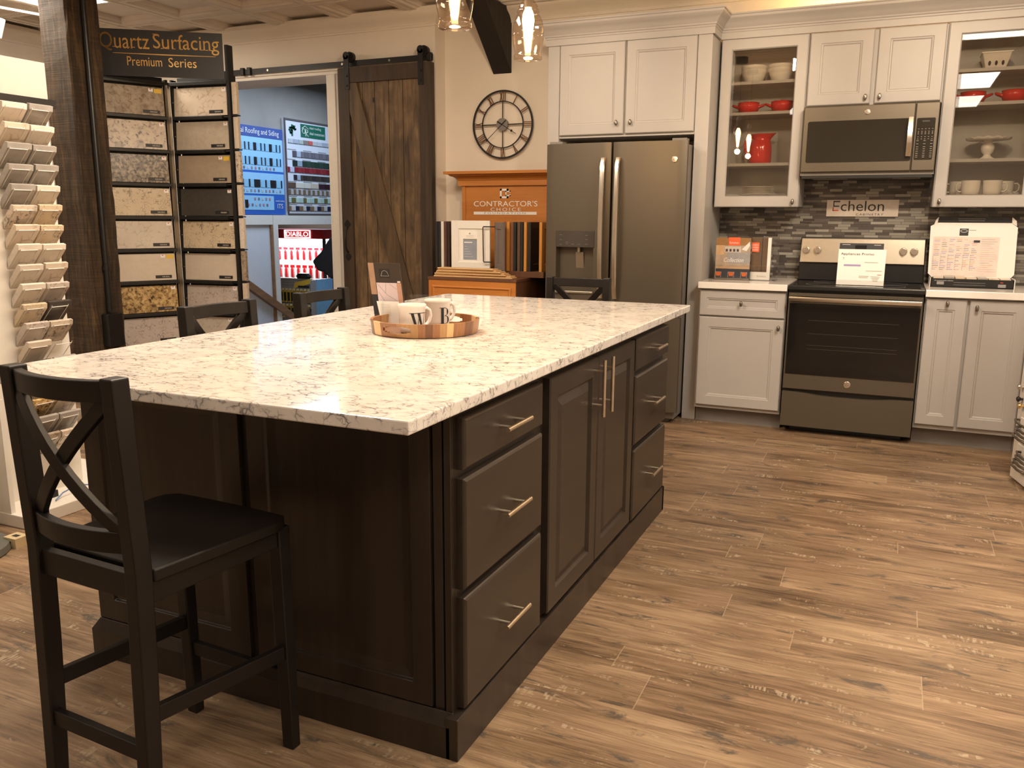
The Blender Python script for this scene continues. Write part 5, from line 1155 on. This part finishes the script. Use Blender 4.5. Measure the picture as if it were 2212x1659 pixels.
for x in (-3.985, -3.325):
    m = MB(); yy = 5.722; m.box(x-.022, x+.022, yy-.006, yy, 2.27, 2.52); m.cyl((x, yy-.006, 2.52), (x, yy, 2.52), .028, n=20); m.cyl((x+.012, 5.745, 2.512), (x+.012, 5.775, 2.512), .040, n=24); m.cyl((x, yy-.010, 2.515), (x, 5.78, 2.515), .009, n=10)
    for z in (2.30, 2.37): m.cyl((x, yy-.012, z), (x, yy, z), .008, n=10)
    m.box(x-.022, x+.022, yy, 5.752, 2.27, 2.40)
    part('roller_hanger', m, M_black, bd, smooth=40)
t = thing('door_rail', 'black flat steel sliding rail above the shop opening', 'rail', (-4.3, 5.78, 2.45))
m = MB(); m.box(-5.60, -3.245, 5.762, 5.770, 2.447, 2.489); part('bar', m, M_black, t)
m = MB()
for x in (-5.4, -4.78, -4.05, -3.62): m.cyl((x, 5.758, 2.468), (x, 5.83, 2.468), .009, n=10)
part('bolts', m, M_steel2, t)
for (a, b) in ((-5.055, -5.02), (-4.985, -4.95), (-3.29, -3.25)): m = MB(); m.box(a, b, 5.745, 5.775, 2.44, 2.50); part('end_stop', m, M_black, t, bevel=.003)
# ---------------------------------------------------------------- wall clock
CX, CZ, CY = -2.758, 1.985, 5.955
ck = thing('wall_clock', 'round black iron wall clock with open face and brown roman numerals', 'clock', (CX, CY, CZ))
M_num = flat('brown_numeral_metal', (.19, .095, .045), .5, .4); 
def ring(r0, r1, d=.008):
    m = MB(); n = 72; vs = []; fs = []
    for i in range(n):
        c, s = math.cos(2*PI*i/n), math.sin(2*PI*i/n)
        for (r, w) in ((r0, 0), (r1, 0), (r1, d), (r0, d)): vs.append((CX+r*c, CY-w, CZ+r*s))
    for i in range(n):
        j = (i+1) % n
        for q in range(4): fs.append((i*4+q, i*4+(q+1)%4, j*4+(q+1)%4, j*4+q))
    return m.add(vs, fs)
part('outer_ring', ring(.236, .248, .012), M_black, ck, smooth=40); part('inner_ring', ring(.164, .171, .010), M_black, ck, smooth=40)
m = MB()
for a in (0, PI/2, PI, 3*PI/2): m.tube([(CX+.04*math.cos(a), CY-.005, CZ+.04*math.sin(a)), (CX+.166*math.cos(a), CY-.005, CZ+.166*math.sin(a))], .0045, 0, 6)
part('spokes', m, M_black, ck)
m = MB(); m.cyl((CX, CY, CZ), (CX, CY-.018, CZ), .046, n=32); part('hub', m, M_greydk, ck, smooth=40)
rom = {1: 'I', 2: 'II', 3: 'III', 4: 'IV', 5: 'V', 6: 'VI', 7: 'VII', 8: 'VIII', 9: 'IX', 10: 'X', 11: 'XI', 12: 'XII'}
for h, s in rom.items():
    m = MB(); ang = PI/2-h*PI/6; er = Vector((math.cos(ang), 0, math.sin(ang))); et = Vector((math.sin(ang), 0, -math.cos(ang)))
    wd = {'I': .013, 'V': .024, 'X': .026}; tot = sum(wd[c] for c in s); p = -tot/2
    def bar(t0, t1):
        a = Vector((CX, CY-.005, CZ))+er*.170+et*t0; b = Vector((CX, CY-.005, CZ))+er*.237+et*t1; n_ = Vector((0, .0025, 0)); w = (b-a).cross(n_).normalized()*.0032
        m.hexa([a-w-n_, a+w-n_, b+w-n_, b-w-n_, a-w+n_, a+w+n_, b+w+n_, b-w+n_])
    for c in s:
        k = p+wd[c]/2; q = wd[c]*.36
        if c == 'I': bar(k, k)
        elif c == 'V': bar(k, k-q); bar(k, k+q)
        else: bar(k-q, k+q); bar(k+q, k-q)
        p += wd[c]
    part('numeral', m, M_num, ck)
for ang, L, tip, nm in ((math.radians(-31), .135, .092, 'hour_hand'), (math.radians(-138), .178, .165, 'minute_hand')):
    m = MB(); d = Vector((math.cos(ang), 0, math.sin(ang))); c = Vector((CX, CY-.022, CZ)); m.tube([c-d*.045, c], .004, 0, 6); m.tube([c-d*.005, c+d*L], .0022, 0, 6); e = c+d*tip; m.cyl(e+Vector((0,.001,0)), e-Vector((0,.001,0)), .009, n=12); part(nm, m, M_black, ck)
# ---------------------------------------------------------------- cabinet door sample display
t = thing('sample_display_cabinet', 'honey maple display cabinet with a panel drawer front and dark side', 'cabinet', (-2.65, 5.5, 0))
m = MB(); m.box(-2.985, -2.312, 5.205, 5.90, .02, .872); part('cabinet_body', m, M_maple, t)
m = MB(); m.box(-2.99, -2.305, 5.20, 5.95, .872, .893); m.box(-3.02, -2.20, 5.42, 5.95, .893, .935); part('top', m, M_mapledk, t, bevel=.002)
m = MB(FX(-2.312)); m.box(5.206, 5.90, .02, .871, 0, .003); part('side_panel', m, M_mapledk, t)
m = MB(FY(5.205)); m.rings([(-2.955,-2.345,.58,.835,0),(-2.955,-2.345,.58,.835,.008),(-2.945,-2.355,.59,.825,.014),(-2.935,-2.365,.60,.815,.006)]); part('drawer', m, M_maple, t)
m = MB(FY(5.205)); m.rings([(-2.955,-2.345,.08,.55,0),(-2.955,-2.345,.08,.55,.012),(-2.895,-2.405,.14,.49,.012),(-2.885,-2.415,.15,.48,.004)]); part('door', m, M_maple, t)
t = thing('display_header_panel', 'honey maple header panel with crown and white Contractor\'s Choice lettering', 'sign panel', (-2.65, 5.9, .935))
m = MB(); m.box(-3.02, -2.195, 5.80, 5.97, .936, 1.56); part('panel', m, M_maple, t)
m = MB(); m.box(-3.022, -2.994, 5.792, 5.80, .936, 1.54); part('edge_strip', m, M_maple, t, bevel=.001)
m = MB(); pr = [(0, 1.535), (.018, 1.535), (.018, 1.572), (.024, 1.576), (.03, 1.588), (.045, 1.60), (.065, 1.606), (.070, 1.614), (.085, 1.618), (.10, 1.618), (.10, 1.638), (0, 1.638)]
m.sweep([(-3.03, 5.97), (-3.03, 5.795), (-2.195, 5.795)], pr); part('crown', m, M_maple, t, smooth=25)
m = MB(FY(5.80)); text(m, "CONTRACTOR'S", -2.926, 1.384, .520, .040, .0012); text(m, 'CHOICE', -2.785, 1.350, .245, .024, .0012, spacing=1.35)
def cring(x0, x1, z0, z1, w, gap):
    # squared letter C
    m.box(x0, x0+w, z0, z1, .0008, .0014); m.box(x0, x1, z0, z0+w, .0008, .0014); m.box(x0, x1, z1-w, z1, .0008, .0014); m.box(x1-w, x1, z0, z0+(z1-z0)*gap, .0008, .0014); m.box(x1-w, x1, z1-(z1-z0)*gap, z1, .0008, .0014)
cring(-2.708, -2.640, 1.443, 1.512, .014, .24); cring(-2.664, -2.622, 1.458, 1.498, .009, .36); m.box(-2.926, -2.412, 1.324, 1.345, .0005, .0012)
part('lettering', m, M_whiteink, t)
m = MB(FY(5.80)); text(m, 'FOUNDATION', -2.836, 1.3265, .335, .016, .0018, spacing=1.5); part('small_lettering', m, M_grayink, t)
cols = dict(black=(.018,.017,.017), white=(.70,.66,.60), brown=(.10,.045,.03), dark=(.035,.022,.018), honey=(.55,.25,.055), red=(.20,.075,.035), walnut=(.11,.065,.035), navy=(.022,.026,.028), grey=(.16,.125,.11))
SM = {k: wood('door_sample_'+k, tuple(x*.8 for x in v), tuple(min(1, x*1.15) for x in v), .4, 2, 1) for k, v in cols.items()}
sp = None
lst = [(-3.035, 'black', 'black', 'leftmost of the sample row'), (-3.010, 'black', 'near-black', 'second from left'), (-2.987, 'white', 'white', 'between dark ones at left'), (-2.962, 'brown', 'reddish brown', 'left of the white framed door'), (-2.936, 'dark', 'dark brown', 'touching the white framed door'),
       (-2.485, 'red', 'red-brown', 'first right of the turned framed one'), (-2.462, 'honey', 'honey', 'second right of the turned framed one'), (-2.437, 'red', 'warm brown', 'third right of the turned framed one'), (-2.410, 'navy', 'blue-black', 'fourth right of the turned framed one'), (-2.385, 'walnut', 'walnut', 'fifth right of the turned framed one'), (-2.360, 'black', 'black', 'sixth right of the turned framed one'), (-2.330, 'honey', 'light honey', 'seventh right of the turned framed one'), (-2.303, 'black', 'charcoal', 'eighth right of the turned framed one'), (-2.215, 'honey', 'orange honey', 'next to the refrigerator')]
for (x, c, w, wh) in lst:
    o = thing('door_sample', 'upright %s cabinet door sample seen edge-on, %s' % (w, wh), 'door sample', (x, 5.56, .9355), random.uniform(-.06, .02) if x > -2.55 else -.02, 'cabinet door samples standing on the display cabinet')
    m = MB(lambda u, v, q: (q, u, v)); z0, z1 = 0, .338; a, b = -.14, .15
    m.rings([(a,b,z0,z1,-.010),(a,b,z0,z1,.008),(a+.003,b-.003,z0+.003,z1-.003,.010),(a+.045,b-.045,z0+.045,z1-.045,.010),(a+.052,b-.052,z0+.052,z1-.052,.003)]); part('panel', m, SM[c], o, local=True)
o = thing('door_sample', 'grey-brown framed door sample turned partly toward the room beside the gap', 'door sample', (-2.550, 5.405, .9355), -.6, 'cabinet door samples standing on the display cabinet')
m = MB(lambda u, v, w: (u, -w, v)); m.rings([(0,.115,0,.335,0),(0,.115,0,.335,.016),(.025,.09,.045,.29,.016),(.029,.086,.049,.286,.008),(.035,.08,.055,.28,.008)]); part('panel', m, SM['grey'], o, local=True)
o = thing('door_sample', 'white framed cabinet door sample with a grey printed card, facing the room', 'door sample', (-2.745, 5.40, .9355), .06, 'cabinet door samples standing on the display cabinet')
m = MB(lambda u, v, w: (u, -w, v)); a, b = -.148, .148; m.rings([(a,b,0,.345,0),(a,b,0,.345,.017),(a+.002,b-.002,.002,.343,.019),(a+.055,b-.050,.055,.290,.019),(a+.058,b-.053,.058,.287,.010)]); part('panel', m, M_door_white, o, local=True)
m = MB(lambda u, v, w: (u, -w, v)); m.box(-.080, .050, .070, .275, .0103, .0110, 0); m.box(-.058, .048, .072, .218, .0112, .0116, 1); m.box(-.012, -.002, .250, .260, .0112, .0116, 2); m.box(-.036, .024, .240, .2415, .0112, .0116, 2); m.box(-.036, .024, .230, .2315, .0112, .0116, 2); m.box(-.050, .012, .190, .197, .0118, .012, 3)
for k in range(5): m.box(-.050, -.03+k*.012, .165-k*.018, .1665-k*.018, .0118, .012, 3)
m.box(-.058, .048, .212, .218, .0117, .0119, 4)
part('printed_card', m, [M_paper, flat('card_blue_grey', (.25, .28, .34), .5), M_grayink, M_whiteink, flat('olive_bar', (.22,.22,.12), .5)], o, local=True)
m = MB(); m.tube([(.175, -.045, .06), (.115, -.045, .06), (.112, -.045, .064), (.108, -.045, .300), (.112, -.045, .304), (.200, -.045, .304)], .004, 0, 8)
ob = thing('wire_retainer', 'black wire loop in front of the white framed door sample', 'wire bracket', (-2.745, 5.40, .9355), .06)
part('wire', m, M_black, ob, local=True)
fs_ = None; ordn = ['bottom','second','third','fourth','fifth','sixth','top']
for k in range(7):
    lab = 'thin pale oak floor strip in the fanned stack on the maple cabinet, %s one' % ordn[k]
    x0 = [-2.955,-2.955,-2.95,-2.945,-2.935,-2.93,-2.93][k]; L = [.60,.585,.55,.53,.50,.46,.44][k]
    o = thing('flooring_strip', lab, 'wood strip', (x0, 5.225+[0,.012,.003,.016,.006,.018,.010][k], .8935+k*.0092), -.02-.012*k+.05, 'pale oak strips stacked on the display cabinet')
    m = MB(); m.box(0, L, 0, .085, 0, .0078); part('strip', m, M_strip, o, local=True, bevel=.001)
# ---------------------------------------------------------------- quartz sample display, two wings meeting in a corner
C0 = Vector((-4.985, 4.9)); DL = Vector((.443, .896)).normalized(); DR = Vector((.9925, .122)).normalized()
def nrm(d): return Vector((d.y, -d.x))
qd = thing('quartz_display_stand', 'black metal stand of large quartz samples with a curved gold-lettered header', 'display stand', (-4.985, 4.9, 0))
def obx(m, d, s0, s1, o0, o1, z0, z1, mi=0):
    n = nrm(d); P_ = lambda s, o: C0+d*s+n*o
    a, b, c, e = P_(s0, o1), P_(s1, o1), P_(s1, o0), P_(s0, o0)
    m.hexa([(p.x, p.y, z0) for p in (a, b, c, e)]+[(p.x, p.y, z1) for p in (a, b, c, e)], mi)
m = MB()
for d, ss in ((DL, (-.530, -.505)), (DR, (.500, .525))): obx(m, d, ss[0], ss[1], -.05, .012, 0, 2.50)
obx(m, DL, -.030, -.012, -.05, .006, 0, 2.28); obx(m, DR, .012, .026, -.05, .006, 0, 2.28); part('upright', m, M_black, qd)
m = MB(); obx(m, DL, -.53, -.03, -.075, -.055, .10, 2.30); obx(m, DR, .03, .52, -.075, -.055, .10, 2.30); part('back_panel', m, M_black, qd)
m = MB(); obx(m, DL, -.53, .0, -.05, .02, 0, .09); obx(m, DR, 0, .52, -.05, .02, 0, .09); part('base', m, M_black, qd)
m = MB(); a = C0+DL*-.006+nrm(DL)*.0; m.box(-4.992, -4.965, 4.86, 4.885, .3, 2.24); part('corner_strip', m, M_steel2, qd)
for k in range(9):
    z = 2.225-.24*k-.2
    m = MB(); obx(m, DL, -.505, -.030, -.05, .022, z-.030, z-.006); obx(m, DR, .026, .455, -.05, .022, z-.030, z-.006); obx(m, DR, .455, .500, -.05, .006, z-.022, z-.012); part('shelf_bar', m, M_black, qd, bevel=.003)
m = MB()
for k in range(8): z = 2.12-.24*k; obx(m, DR, -.02, .030, .0, .006, z-.003, z+.003)
part('hook_pins', m, M_steel2, qd)
m = MB(); obx(m, DL, -.52, 0, -.04, .015, 2.235, 2.262); obx(m, DR, 0, .505, -.04, .015, 2.235, 2.262); part('top_rail', m, M_black, qd, bevel=.003)
# curved header
A = C0+DL*-.50+nrm(DL)*.03; B = C0+DR*.495+nrm(DR)*.02; Cc = C0+Vector((.16, -.20))
def bez(t): return A*(1-t)**2+Cc*2*t*(1-t)+B*t*t
TT = [bez(i/200) for i in range(201)]; LN = [0]
for i in range(200): LN.append(LN[-1]+(TT[i+1]-TT[i]).length)
def arc(s, o=0):
    f = max(0, min(1, s/LN[-1]))*LN[-1]; i = min(199, next((k for k in range(200) if LN[k+1] >= f), 199)); q = (f-LN[i])/(LN[i+1]-LN[i]); p = TT[i].lerp(TT[i+1], q); d = (TT[i+1]-TT[i]).normalized()
    if s > LN[-1]: p = p+d*(s-LN[-1])
    return p+nrm(d)*o
SL = LN[-1]
m = MB(); vs = []; fs = []; n = 40
for i in range(n+1):
    for (o, z) in ((0, 2.262), (.008, 2.262), (.008, 2.572), (0, 2.572)): p = arc(SL*i/n, o); vs.append((p.x, p.y, z))
for i in range(n):
    for q in range(4): fs.append((i*4+q, i*4+(q+1)%4, i*4+4+(q+1)%4, i*4+4+q))
fs += [(3,2,1,0), tuple(range(n*4, n*4+4))]; m.add(vs, fs); hd = part('header_sign', m, flat('header_black', (.020,.019,.019), .4, var=.05), qd, smooth=40)
def curved_text(m, s, f0, f1, z0, h, **kw):
    vv, ff = text_pts(s, (f1-f0)*SL, h, 0, **kw); m.add([(arc(f0*SL+a, .0095).x, arc(f0*SL+a, .0095).y, z0+b) for a, b, c in vv], ff)
m = MB(); curved_text(m, 'Quartz', .045, .425, 2.425, .125); curved_text(m, 'Surfacing', .455, .972, 2.422, .128); curved_text(m, 'Premium', .245, .515, 2.332, .062); curved_text(m, 'Series', .565, .785, 2.332, .062)
vs = []; fs = []
for i in range(41):
    f = .14+.80*i/40
    for z in (2.408+.004*abs(i-20)/20, 2.414-.001*abs(i-20)/20+.002): p = arc(f*SL, .0095); vs.append((p.x, p.y, z))
for i in range(40): fs.append((i*2, i*2+2, i*2+3, i*2+1))
m.add(vs, fs)
# small bracketed serifs on the capitals and stems
for f, z in ((.465, 2.545), (.150, 2.452), (.262, 2.452), (.302, 2.452), (.522, 2.452), (.565, 2.452), (.615, 2.452), (.672, 2.452), (.835, 2.452), (.872, 2.452), (.905, 2.452)):
    p0 = arc((f-.010)*SL, .0095); p1 = arc((f+.012)*SL, .0095); m.add([(p0.x, p0.y, z), (p1.x, p1.y, z), (p1.x, p1.y, z+.005), (p0.x, p0.y, z+.005)], [(0, 1, 2, 3)])
part('lettering', m, M_gold, hd)
M_tag = flat('black_name_tag', (.02,.018,.018), .4, var=0)
def tile(d, s0, s1, z, mat, stick, lab, i):
    n = nrm(d); p = C0+d*s0+n*-.02; rz = math.atan2(d.y, d.x); L = s1-s0
    o = thing('quartz_sample', lab, 'stone sample', (p.x, p.y, z), rz, 'large quartz samples on the black stand')
    m = MB(); m.hexa([(0,-.020,0),(L,-.020,0),(L,0,0),(0,0,0),(0,-.008,.2),(L,-.008,.2),(L,.010,.2),(0,.010,.2)]); part('slab', m, mat, o, local=True, bevel=.0015)
    def ln(z): return -.0205+.06*z
    def q4(m, a, b, c, e, mi): m.add([(a, ln(c)-.0005, c), (b, ln(c)-.0005, c), (b, ln(e)-.0005, e), (a, ln(e)-.0005, e)], [(0,1,2,3)], mi)
    m = MB(); q4(m, L-.155, L-.035, .014, .038, 0)
    x = L-.105
    for w in (.010, .013, .008, .012, .010): q4(m, x, x+w*.7, .021, .030, 1); x += w
    m.v = [v+Vector((0, -.0004 if k > 3 else 0, 0)) for k, v in enumerate(m.v)]
    part('name_tag', m, [M_tag, flat('tag_text', (.35,.32,.28), .5, var=0) if i == 0 else bpy.data.materials['tag_text']], o, local=True)
    m = MB(); 
    if 'w' in stick: q4(m, L-.045-(.06 if 'y' in stick else 0), L-.012-(.06 if 'y' in stick else 0), .168, .190, 0); q4(m, L-.036-(.06 if 'y' in stick else 0), L-.024-(.06 if 'y' in stick else 0), .182, .188, 1)
    m.v = [v+Vector((0, -.0004 if k > 3 else 0, 0)) for k, v in enumerate(m.v)]
    if m.v: part('sticker', m, [M_paper2, M_redink], o, local=True)
    if 'y' in stick: m = MB(); q4(m, L-.065, L-.012, .160, .190, 0); part('sticker', m, M_yellow, o, local=True, label='yellow sticker')
left = [(S_brownspk, 'wy', 'mottled brown'), (S_snow, 'w', 'cream with dark specks'), (S_pacific, 'w', 'dark olive mottled'), (S_tan, 'w', 'tan with sparse dark veins'), (S_marble, 'w', 'soft off-white'), (S_beige if 0 else S_marble, 'wy', 'plain soft white'), (S_gold, 'w', 'golden dark-veined'), (S_greyv, '', 'grey violet-veined')]
right = [(S_cream, 'w', 'pale cream'), (S_beige, 'w', 'plain beige-grey'), (S_taupe, 'wy', 'plain taupe'), (S_char, 'w', 'plain charcoal'), (S_tan, 'w', 'sandy black-veined'), (S_white2 if 0 else S_marble, '', 'plain off-white'), (S_greyv, 'w', 'light grey flecked'), (S_marble, 'wy', 'lowest pale')]
od_ = ['top', 'second', 'third', 'fourth', 'fifth', 'sixth', 'seventh', 'eighth']
S_plainwhite = stone('plain_offwhite_stone', (.62,.53,.43), (.66,.57,.47), (.5,.4,.3), 30, 'plain')
right[5] = (S_plainwhite, '', 'plain off-white'); left[4] = (S_marble, 'w', 'soft cloudy white'); left[5] = (S_plainwhite, 'wy', 'smooth pale')
for k in range(8):
    z = 2.225-.24*k-.203
    tile(DL, -.500, -.042, z, left[k][0], left[k][1], '%s quartz sample in the left wing, %s from the top' % (left[k][2], od_[k]) if k else 'mottled brown quartz sample at the top of the left wing', k)
    tile(DR, .030, .488, z, right[k][0], right[k][1], '%s quartz sample in the right wing, %s from the top' % (right[k][2], od_[k]) if k else 'pale cream quartz sample at the top of the right wing', k+1)
for k in range(8):
    z = 2.225-.24*k-.200; n = nrm(DR); p = C0+DR*.533+n*.0
    o = thing('quartz_sample', 'quartz sample seen edge-on on the right outer side, %s from the top' % od_[k], 'stone sample', (p.x, p.y, z), math.atan2(DR.y, DR.x), 'large quartz samples on the black stand')
    m = MB(); m.box(0, .038, 0, .03, 0, .222); part('slab', m, [S_cream, S_marble, S_snow, S_cream, S_white2, S_brownspk, S_cream, S_marble][k], o, local=True, bevel=.002)
    m = MB(); m.box(-.01, .042, -.004, .034, -.012, -.004); part('clip', m, M_black, o, local=True)
# ---------------------------------------------------------------- white rack of small stone samples
wr = thing('stone_sample_rack', 'white tower rack holding rows of tilted small stone samples', 'display rack', (-3.5, 2.4, 0))
m = MB(); m.box(-3.56, -3.462, 1.75, 2.692, .05, 1.80); part('board', m, M_rackwhite, wr, bevel=.002)
m = MB(); m.box(-3.58, -3.462, 1.75, 2.70, 1.80, 1.955); part('header', m, flat('rack_header_card', (.52, .47, .41), .5, var=.02), wr)
m = MB(); m.box(-3.60, -3.44, 1.75, 2.72, 1.765, 1.80); part('top_bar', m, M_black, wr)
m = MB(); m.box(-4.2, -3.24, 2.228, 2.95, 0, .055); part('base', m, M_rackwhite, wr, bevel=.003)
m = MB(); m.box(-3.50, -3.33, 2.232, 2.252, .055, .55); part('side_fin', m, M_rackwhite, wr)
m = MB(); m.cyl((-3.462, 2.665, 1.12), (-3.452, 2.665, 1.12), .012, n=12); part('lock', m, M_chrome, wr)
rowm = [(S_white2, S_grey), (S_cream, S_white2), (S_grey, S_grey), (S_grey, S_grey), (S_grey, S_white2), (S_snow, S_tan), (S_cream, S_tan), (S_white2, S_white2), (S_marble, S_cream), (S_white2, S_greyv), (S_tan, S_char), (S_greyv, S_snow), (S_plainwhite, None), (S_char, S_grey), (S_white2, S_greyv), (S_gold, S_cream), (S_grey, S_grey), (S_brownspk, S_snow)]
nmn = {S_white2: 'pale marbled', S_grey: 'grey', S_cream: 'cream', S_snow: 'speckled', S_tan: 'tan', S_marble: 'soft white', S_greyv: 'grey-veined', S_char: 'charcoal', S_gold: 'golden', S_plainwhite: 'plain white', S_brownspk: 'brown mottled'}
on2 = ['top', 'second', 'third', 'fourth', 'fifth', 'sixth', 'seventh', 'eighth', 'ninth', 'tenth', 'eleventh', 'twelfth', 'thirteenth', 'fourteenth', 'fifteenth', 'sixteenth', 'seventeenth', 'eighteenth']
proto = None; wires = None
for k, pair in enumerate(rowm):
    zt = 1.742-.0838*k
    for c, (ya, mt) in enumerate(((2.424, pair[0]), (2.543, pair[1]))):
        o0 = Vector((-3.462, ya, zt-.085))
        m = MB()
        for yy in (.012, .093):
            m.tube([(-3.462, ya+yy, zt-.082), (-3.378, ya+yy, zt+.001), (-3.376, ya+yy, zt+.006)], .0016, 0, 5)
        m.tube([(-3.379, ya+.012, zt-.001), (-3.379, ya+.093, zt-.001)], .0018, 0, 5)
        part('wire_holder', m, M_rackwhite, wr)
        if mt is None: continue
        o = thing('stone_sample', '%s stone sample in the white rack, %s row, %s' % (nmn[mt], on2[k], ['near column', 'far column'][c]), 'stone sample', (-3.462, ya, zt-.080), 0, 'small stone samples in the white rack')
        L, T_ = .108, .030; e = math.sqrt(.5); ju = (k*7+c*3) % 5*.0012
        a = (0.004, 0); b = (L*e+ju, L*e+ju); c2 = (b[0]-T_*e, b[1]+T_*e); d2 = (max(.004, a[0]-T_*e*0), a[1]+T_*1.3)
        m = MB(); m.prism([a, b, (b[0]+.004, b[1]+.022), (b[0]-.012, b[1]+.027), d2], lambda x, z: (x, .003, z), lambda x, z: (x, .114, z)); part('slab', m, mt, o, local=True, bevel=.0012)
m = MB(); m.box(-3.40, -3.36, 2.44, 2.48, .055, .085); solo('small_black_block', m, M_blackp, 'small black block standing on the white rack base', 'block')
m = MB(); m.tube([(-3.30, 2.42, .062), (-3.33, 2.48, .075), (-3.33, 2.56, .09), (-3.28, 2.63, .075), (-3.22, 2.70, .03), (-3.16, 2.72, .012)], .003, 0, 6); m.tube([(-3.28, 2.50, .062), (-3.28, 2.58, .07), (-3.23, 2.66, .045), (-3.18, 2.70, .012)], .003, 0, 6); solo('blue_cable', m, flat('blue_cable_jacket', (.12,.22,.45), .4), 'thin blue cable curling over the white rack base', 'cable')
# dark cabinet behind the rack with colour fans on it
t = thing('dark_cabinet', 'dark cabinet with a steel bar handle between the white rack and the timber post', 'cabinet', (-6.1, 4.7, 0))
m = MB(); m.box(-6.6, -5.60, 4.42, 5.0, .0, .90); part('cabinet_body', m, M_espresso, t); m = MB(); m.box(-6.62, -5.59, 4.39, 5.02, .90, .93); part('top', m, M_blackp, t)
m = MB(FY(4.42)); m.rings([(-6.05,-5.615,.06,.745,0),(-6.05,-5.615,.06,.745,.018),(-6.0,-5.665,.11,.695,.018),(-5.995,-5.67,.115,.69,.010)]); dd = part('door', m, M_espresso, t); m = MB(FY(4.42)); m.box(-6.05, -5.615, .76, .885, 0, .018); part('drawer', m, M_espresso, t)
bar_pull(dd, (-5.69, 4.402, .655), 'z', .20, T=(0,-1,0))
for i, (x, cc, w) in enumerate(((-5.875, (.05,.12,.16), 'blue-grey'), (-5.80, (.12,.03,.04), 'maroon'))):
    t = thing('sample_fan', '%s paint sample fan with a pink grip on the dark cabinet' % w, 'sample fan', (x, 4.55, .93))
    m = MB(); m.box(x-.016, x+.016, 4.5, 4.6, .931, 1.36, 0); m.box(x-.014, x-.006, 4.498, 4.5, .935, 1.355, 1); part('swatches', m, [flat('fan_%d' % i, cc, .5), M_ink], t)
    m = MB(); m.lathe([(0, -.03), (.014, -.028), (.016, 0), (.014, .028), (0, .03)], (0, 0, 0), 0, 16); m.v = [Vector((x+v.x*1.6, 4.475+v.z*.5, 1.14+v.y*4.0)) for v in m.v]; part('grip', m, M_pink, t, smooth=50)
# things on the floor at left
m = MB(); m.lathe([(0, 0), (.20, 0), (.205, .006), (.20, .03), (.12, .045), (0, .05)], (-3.245, 1.915, 0), 0, 40); m.cyl((-3.245, 1.915, .045), (-3.245, 1.915, .7), .03); solo('round_pedestal_base', m, flat('grey_green_base', (.12,.125,.11), .4), 'grey round pedestal base on the floor at the left picture edge', 'pedestal', smooth=40, base=(-3.245, 1.915, 0))
m = MB(); m.box(-3.155, -3.085, 2.07, 2.13, 0, .040, 0); m.box(-3.128, -3.112, 2.0695, 2.07, .018, .026, 1); m.box(-3.135, -3.105, 2.09, 2.11, .0402, .0406, 1); solo('small_cream_box', m, [flat('cream_card', (.62,.50,.30), .6), M_ink], 'small cream cardboard box on the floor by the round base', 'box')
# track light at top left
t = thing('track_light', 'white track light head hanging at the top left', 'track light', (-6.1, 4.3, 2.70))
m = MB(); m.tube([(-5.99, 4.05, 2.745), (-5.86, 4.65, 2.745), (-5.80, 4.93, 2.745)], .011, 0, 4); part('track', m, M_fixture, t)
m = MB()
for (x, y) in ((-5.95, 4.24),): m.box(x-.022, x+.022, y-.022, y+.022, 2.715, 2.74); m.cyl((x, y, 2.715), (x, y, 2.67), .009)
part('stem', m, M_fixture, t)
m = MB(); a = Vector((-5.925, 4.28, 2.675)); b = a+Vector((-.045, -.015, -.13)); m.cyl(a, b, .055, n=28); part('head', m, M_fixture, t, bevel=.008, smooth=40)
# ---------------------------------------------------------------- hardware rack at the right edge
t = thing('hardware_sample_rack', 'white hardware rack with dark pulls and knobs cut by the right picture edge', 'display rack', (.66, 4.7, 0))
q0 = Vector((.638, 4.862)); dq = Vector((.213, -.977)).normalized(); nq = Vector((-dq.y, dq.x))*-1
nq = Vector((dq.y, -dq.x))  # faces -x
def hp(s, o, z): p = q0+dq*s+nq*o; return (p.x, p.y, z)
def hb(m, s0, s1, o0, o1, z0, z1, mi=0): m.hexa([hp(s0,o0,z0), hp(s1,o0,z0), hp(s1,o1,z0), hp(s0,o1,z0), hp(s0,o0,z1), hp(s1,o0,z1), hp(s1,o1,z1), hp(s0,o1,z1)], mi)
m = MB(); hb(m, 0, 1.1, -.12, 0, .012, 1.25); part('board', m, M_rackwhite, t, bevel=.002)
m = MB()
for s in (.05, 1.0): hb(m, s, s+.05, -.11, -.02, 0, .012)
part('foot', m, M_blackp, t)
for (s, z, mt) in ((.040, .485, M_chrome), (.050, .425, M_black), (.075, .395, M_gold)):
    m = MB(); m.cyl(hp(s, 0, z), hp(s, .012, z), .006); m.cyl(hp(s, .012, z), hp(s, .022, z), .009, r2=.015); m.cyl(hp(s, .022, z), hp(s, .028, z), .015, r2=.010); part('knob', m, mt, t, smooth=50)
for (s0, z) in ((.05, .315), (.08, .285), (.07, .262), (.04, .240), (.12, .165), (.11, .142), (.09, .118), (.07, .094)):
    m = MB(); m.tube([hp(s0, 0, z+.004), hp(s0-.01, .02, z+.003), hp(s0+.03, .030, z), hp(s0+.10, .032, z-.004), hp(s0+.15, .02, z-.005), hp(s0+.155, 0, z-.005)], .006, 0, 8); part('drawer_pull', m, M_pewter, t, smooth=50)
m = MB(); 
for (z0, z1) in ((.225, .335), (.075, .200)): hb(m, .06, .30, 0, .003, z0, z1)
part('backer_plate', m, M_paper, t)
